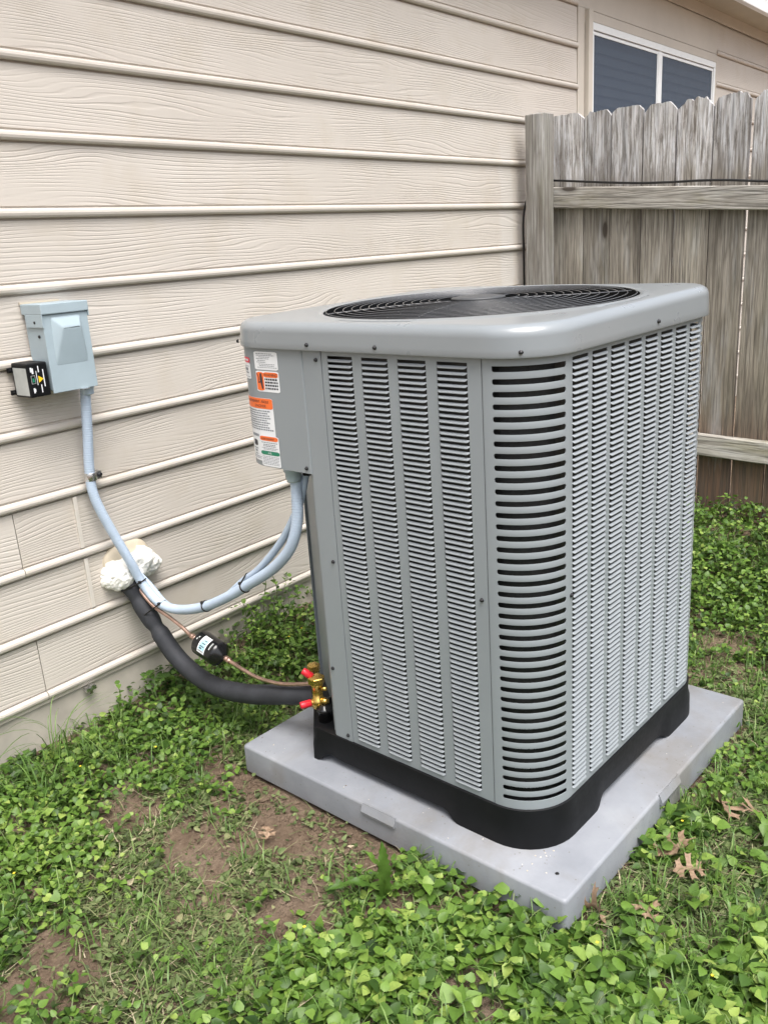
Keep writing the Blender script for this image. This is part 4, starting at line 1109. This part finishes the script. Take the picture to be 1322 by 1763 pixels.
def sample(n, dens, box=(-1.35, 2.33, -1.3, 1.5)):
    X, Y = [], []; c_ = 0
    while c_ < n:
        x = npr.uniform(box[0], box[1], n*2); y = npr.uniform(box[2], box[3], n*2)
        k = free(x, y) & (npr.random(n*2) < dens(x, y)); X.append(x[k]); Y.append(y[k]); c_ += k.sum()
    return np.concatenate(X)[:n], np.concatenate(Y)[:n]
def tallness(x, y):
    """how high the weeds stand: more against the wall and along the fence"""
    wl_ = np.exp(-((wall_y(x)-y)/.17)**2)*np.clip((x+.12)/.4, -.25, 1.3)
    fn = np.clip((x-1.25)/.6, 0, 1)
    return .45+.9*wl_+.6*fn
def lush(x, y):
    b, m = masks(x, y); pt = np.clip((fbm(x, y, 5, 8)-.22)/.3, .12, 1)
    return np.clip((1-np.maximum(b*1.0, m*.93))*pt, .0, 1)
def sprigs(n):
    x, y = sample(n, lush); z = ground_z(x, y); tl = tallness(x, y)*(.7+.6*npr.random(n))
    az = npr.uniform(0, 2*PI, n); L = (.045+.085*npr.random(n))*np.sqrt(tl+.2); rise = (.25+.85*npr.random(n))*tl*.105
    K = 5; parts = []; P0 = np.stack([x, y, z-.004], 1)
    end = P0+np.stack([np.cos(az)*L, np.sin(az)*L, rise*.75], 1); midp = P0+np.stack([np.cos(az)*L*.35, np.sin(az)*L*.35, rise*1.15], 1)
    parts.append((*ribbons(P0, midp, end, np.full(n, .0009), npr.random(n)), 1))
    patch = fbm(x, y, 3.2, 12); big = .0135+.0085*np.clip((.55-y)/.6, 0, 1)*(x < .5)+.004*npr.random(n)
    for k in range(K):
        u = (k+1)/K; C_ = (1-u)**2*P0+2*u*(1-u)*midp+u*u*end
        for sd_ in (-1, 1):
            keep = npr.random(n) < .93
            s = big*(.65+.55*math.sin(PI*(.25+.6*u)))*(.75+.5*npr.random(n)); m = keep
            a2 = az+sd_*(PI/2-.35*u)+(k % 2)*1.2+npr.normal(0, .35, n)
            pt = .25+npr.normal(0, .45, n)-.15*(1-u)
            tint = np.clip(.22+.42*u+.6*(patch-.5)+npr.normal(0, .20, n), 0, 1)  # lower leaves tinted darker for the shade among the weeds, tips lighter
            parts.append((*leaves(C_[m]+np.stack([np.cos(a2), np.sin(a2), np.full(n, .25)], 1)[m]*(s*.25)[m, None], a2[m], pt[m], npr.normal(0, .42, n)[m], s[m], (.95+.4*npr.random(n))[m], (.1+.35*npr.random(n))[m], (.05+.35*npr.random(n))[m], tint[m]), 0))
    return parts
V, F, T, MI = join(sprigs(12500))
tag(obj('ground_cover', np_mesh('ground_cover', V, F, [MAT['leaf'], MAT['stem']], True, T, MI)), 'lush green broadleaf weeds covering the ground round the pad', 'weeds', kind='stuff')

def mulch_d(x, y):
    b, m = masks(x, y); return np.clip((m*1.0+.14)*(1-.92*np.clip((b-.45)*2.2, 0, 1)*np.clip((.62-fbm(x, y, 13, 9))*9, 0, 1)), .012, 1)
n = 40000; x, y = sample(n, mulch_d); z = ground_z(x, y)+npr.uniform(.0, .014, n)
s = npr.uniform(.007, .021, n)
v1 = leaves(np.stack([x, y, z], 1), npr.uniform(0, 2*PI, n), npr.normal(0, .35, n), npr.normal(0, .7, n), s, npr.uniform(.45, 1.1, n), npr.uniform(-.5, .9, n), npr.uniform(-.3, .6, n), np.clip(npr.normal(.36, .22, n), 0, 1))
n = 14000; x, y = sample(n, mulch_d); z = ground_z(x, y)+npr.uniform(.001, .014, n); az = npr.uniform(0, 2*PI, n); L = npr.uniform(.018, .075, n)
P0 = np.stack([x, y, z], 1); P2 = P0+np.stack([np.cos(az)*L, np.sin(az)*L, npr.normal(.002, .008, n)], 1); P1 = (P0+P2)/2+npr.normal(0, .008, (n, 3))
v2 = ribbons(P0, P1, P2, npr.uniform(.0005, .0013, n), np.clip(npr.normal(.62, .25, n), 0, 1), 3)
V, F, T, MI = join([(*v1, 0), (*v2, 0)])
tag(obj('mown_clippings', np_mesh('mown_clippings', V, F, MAT['mulch'], False, T)), 'wilted cut leaves and straw lying on the mown soil', 'clippings', kind='stuff')

# grass: short tufts mixed among the weeds
def grass_d(x, y):
    b, m = masks(x, y); return np.clip((.25+1.1*(fbm(x, y, 6, 20)-.45)+.25*m)*(1-.85*b), .01, 1)
nt = 2300; tx, ty = sample(nt, grass_d); nb = 9
x = np.repeat(tx, nb)+npr.normal(0, .012, nt*nb); y = np.repeat(ty, nb)+npr.normal(0, .012, nt*nb)
ok = free(x, y); x, y = x[ok], y[ok]; n = len(x); z = ground_z(x, y)
az = npr.uniform(0, 2*PI, n); L = npr.uniform(.035, .11, n); up_ = npr.uniform(.25, 1.0, n)
P0 = np.stack([x, y, z-.003], 1); P2 = P0+np.stack([np.cos(az)*L*(1.1-up_*.8), np.sin(az)*L*(1.1-up_*.8), L*up_*.75], 1); P1 = P0+np.stack([np.cos(az)*L*.15, np.sin(az)*L*.15, L*(.3+.6*up_)], 1)
V, F, T = ribbons(P0, P1, P2, npr.uniform(.0008, .0017, n), np.clip(npr.normal(.5, .25, n), 0, 1), 5)
tag(obj('grass', np_mesh('grass', V, F, MAT['grass'], True, T)), 'thin green grass blades scattered among the weeds', 'grass', kind='stuff')

# yellow weed flowers
fm = MB(); fx, fy = sample(30, lush, (-.8, .6, -.5, 1.4))
for x_, y_ in zip(fx, fy):
    z_ = float(ground_z(x_, y_))+rnd.uniform(.045, .075)
    for k in range(6):
        a = 2*PI*k/6+rnd.random(); c0 = Vector((x_, y_, z_)); d_ = Vector((math.cos(a), math.sin(a), .35)); s_ = Vector((-math.sin(a), math.cos(a), 0))
        fm.add([c0, c0+d_*.002+s_*.0011, c0+d_*.0036, c0+d_*.002-s_*.0011], [(0, 1, 2, 3)])
tag(fm.build('weed_flowers', MAT['yellowflower'], fix=False), 'tiny yellow flowers dotted over the green weeds', 'flowers', kind='stuff')

tag(CRUMBS.build('crumbs', [MAT['putty'], MAT['soil'], MAT['caulk']], fix=False), 'pale crumbs and dirt specks scattered on the pad', 'crumbs', kind='stuff')
# soil clods along the pad and in the bare patches
cm = MB()
def bare_d(x, y): return np.clip(masks(x, y)[0]-.3, .0, 1)*(.30+.70*(np.abs(x+.02) < .07))
cx_, cy_ = sample(1100, bare_d, (-.8, 1.3, -.2, 1.1))
for x_, y_ in zip(cx_, cy_):
    bm = bmesh.new(); bmesh.ops.create_icosphere(bm, subdivisions=1, radius=1); r_ = rnd.uniform(.0015, .008)*(1.8 if rnd.random() < .08 else .8)
    se = Vector((rnd.random()*50, rnd.random()*50, 0)); zz = float(ground_z(x_, y_))
    for v in bm.verts: v.co = v.co*(1+.5*mnoise.noise(v.co*1.7+se)); v.co = Vector((x_+v.co.x*r_*1.2, y_+v.co.y*r_, zz+v.co.z*r_*.7+r_*.2))
    cm.bm(bm, 0, False)
tag(cm.build('soil_clods', MAT['soil']), 'crumbled brown soil clods along the edge of the pad', 'soil', kind='stuff')

# single plants
def one_leaf_mesh(L, W, lobes=0, bend=.4, n=14, wave=.0, serr=.0):
    v = []; F = []
    for i in range(n+1):
        u = i/n; w_ = W*(math.sin(PI*min(1, u**.75))**.8)*(1+serr*(1 if i % 2 else -1))+.0012
        if u > .97: w_ = .0006
        xx = L*u; zz = L*(.9*u-bend*1.6*u*u)
        for k in (-1, -.5, 0, .5, 1): v.append((xx, k*w_, zz+abs(k)*w_*.35+wave*math.sin(u*19+k*2)*abs(k)))
    for i in range(n):
        for k in range(4): F.append((i*5+k, i*5+k+1, i*5+6+k, i*5+5+k))
    return v, F
def tinted(me, val=None):
    at = me.attributes.new('tint', 'FLOAT', 'POINT'); at.data.foreach_set('value', [val if val is not None else rnd.random() for _ in me.vertices])
dp = empty('dandelion_plant', (-.128, .338, float(ground_z(-.128, .338))), 0, label='young dandelion with three long leaves growing in bare soil by the pad', cat='plant')
for (az, L, W, b, ti, tn) in ((1.0, .125, .0125, .20, 1.1, .40), (2.3, .115, .014, .35, .95, .62), (2.5, .13, .0085, .60, .40, .35), (-.75, .055, .010, .5, .4, .5), (3.6, .06, .008, .5, .3, .30)):
    v, F = one_leaf_mesh(L, W, bend=b, n=20, wave=.003, serr=.20); q = MB(); q.add(v, F, 0, True); me = q.mesh('leaf', MAT['leaf']); tinted(me, tn)
    o = obj('leaf', me, dp); o.rotation_euler = (0, -ti, az)
def grass_clump(name, x_, y_, nbl, Lr, label, spread=1.0, width=.0022):
    root = empty(name, (x_, y_, float(ground_z(x_, y_))), 0, label=label, cat='grass')
    P0 = npr.normal(0, .016, (nbl, 3)); P0[:, 2] = -.003; az = npr.uniform(0, 2*PI, nbl); L = npr.uniform(Lr*.45, Lr, nbl); u_ = npr.uniform(.35, 1, nbl)
    yy = np.minimum(np.sin(az)*L*.5*spread, (wall_y(x_)-y_)-.02)
    P2 = P0+np.stack([np.cos(az)*L*.5*spread, yy, L*u_*.8], 1); P1 = P0+np.stack([np.cos(az)*L*.12, yy*.2, L*.85], 1)
    for i in range(nbl):
        V, F, T = ribbons(P0[i:i+1], P1[i:i+1], P2[i:i+1], np.array([width*npr.uniform(.7, 1.2)]), np.array([npr.uniform(.2, .8)]), 9)
        obj('grass_blade', np_mesh('grass_blade', V, F, MAT['grass'], True, T), root)
grass_clump('grass_clump', -.27, 1.350, 24, .27, 'tall arching grass clump against the house foundation on the left', 2.2, .0017)
grass_clump('grass_clump', -.36, 1.25, 14, .16, 'smaller grass clump in front of the tall one by the foundation', 1.4)
grass_clump('grass_clump', .005, .05-.19, 12, .10, 'grass tuft beside the near corner of the pad', 1.2)
grass_clump('grass_clump', .17, -.25, 16, .12, 'upright green grass tuft on the mown ground right of the pad', .8)
grass_clump('grass_clump', -.22, .17, 22, .11, 'grass tuft among the weeds in front of the pad', 1.3, .0017)
def tall_weed(x_, y_, h, label, n_nodes=6):
    root = empty('weed_plant', (x_, y_, float(ground_z(x_, y_))), 0, label=label, cat='plant')
    lean = Vector((rnd.uniform(-.12, .12), rnd.uniform(-.1, .0), 1)); pts = [lean*(h*k/6)+Vector((.006*math.sin(k*1.7), .003*math.cos(k), 0)) for k in range(7)]
    me = MB().tube(pts, .0013, 5).mesh('stem', MAT['stem']); tinted(me, .5); obj('stem', me, root)
    for k in range(1, n_nodes+1):
        p = lean*(h*k/n_nodes); s = .016+.010*rnd.random()
        for sd_ in (0, PI):
            a = k*1.5+sd_+rnd.uniform(-.3, .3)
            V, F, T = leaves(np.array([p]), np.array([a]), np.array([.3+rnd.uniform(-.3, .3)]), np.array([rnd.uniform(-.3, .3)]), np.array([s]), np.array([1.0]), np.array([.3]), np.array([.3]), np.array([rnd.uniform(.3, .7)]))
            obj('leaf', np_mesh('leaf', V, F, MAT['leaf'], True, T), root)
tall_weed(.52, 1.425, .24, 'tallest thin weed climbing the foundation behind the conduit loop', 7)
tall_weed(.60, 1.42, .20, 'thin upright weed against the wall next to the condenser', 6)
tall_weed(.44, 1.41, .16, 'short upright weed at the foundation below the zip tied conduit', 5)
tall_weed(-.06, 1.38, .13, 'lone broadleaf weed at the foundation under the steel clip', 5)

# fallen oak leaves: lobed blades with a midrib, curled
def oak_leaf(x_, y_, size, az, tilt, label, curl=.3, tn=.6):
    half = [(0, .012), (.14, .014), (.20, .05), (.19, .17), (.13, .27), (.22, .25), (.27, .30), (.30, .20), (.33, .07), (.40, .055), (.45, .16), (.43, .33), (.38, .44), (.50, .40), (.57, .47), (.58, .34), (.58, .17), (.61, .055), (.68, .06), (.72, .15), (.74, .30), (.72, .36), (.82, .28), (.88, .30), (.86, .17), (.90, .09), (1.0, .0)]
    pts = half+[(u, -w_*.92) for u, w_ in half[-2::-1]]
    bm = bmesh.new(); f0 = bm.faces.new([bm.verts.new((u, w_, 0)) for u, w_ in pts])
    r_ = bmesh.ops.triangulate(bm, faces=[f0]); bmesh.ops.subdivide_edges(bm, edges=bm.edges[:], cuts=1)
    bmesh.ops.triangulate(bm, faces=bm.faces[:])
    sd_ = size*77
    for v_ in bm.verts:
        u, w_ = v_.co.x, v_.co.y
        z_ = curl*w_*w_*1.8+curl*.25*math.sin(u*4+sd_)+.10*abs(w_)+.10*mnoise.noise(Vector((u*3+sd_, w_*3, 0)))
        v_.co = Vector((u-.5, w_, z_))*size
    q = MB(); q.bm(bm, 0, True); n0 = len(q.v); q.add([(p[0], p[1], p[2]-.0007) for p in q.v], [f[::-1] for f in q.f], 0, True)
    me = q.mesh('oak_leaf', MAT['deadleaf']); tinted(me); 
    o = obj('oak_leaf', me); o.location = (x_, y_, float(ground_z(x_, y_))+.026); o.rotation_euler = (tilt[0], tilt[1], az)
    return tag(o, label, 'leaf', 'fallen oak leaves')
oak_leaf(.316, -.066, .105, 2.3, (.25, .15), 'largest dry oak leaf lying right of the pad near its near corner', .4)
oak_leaf(.503, -.10, .085, .6, (.6, -.2), 'upright curled oak leaf among the weeds further right of the pad', .7)
oak_leaf(.535, -.165, .09, -.5, (-.2, .3), 'flat brown oak leaf at the right edge of the picture', .4)
oak_leaf(.128, -.098, .065, 1.0, (.1, .1), 'small oak leaf on the clippings just below the pad corner', .4)
oak_leaf(.27, -.125, .07, 2.2, (-.3, .1), 'half buried oak leaf touching the tip of the largest one', .4)
oak_leaf(.058, -.018, .075, 1.3, (1.2, .2), 'tan curled leaf tucked against the side of the pad', .9)
oak_leaf(-.155, .655, .045, .7, (.1, .0), 'dry oak leaf on the bare dirt left of the pad', .3)
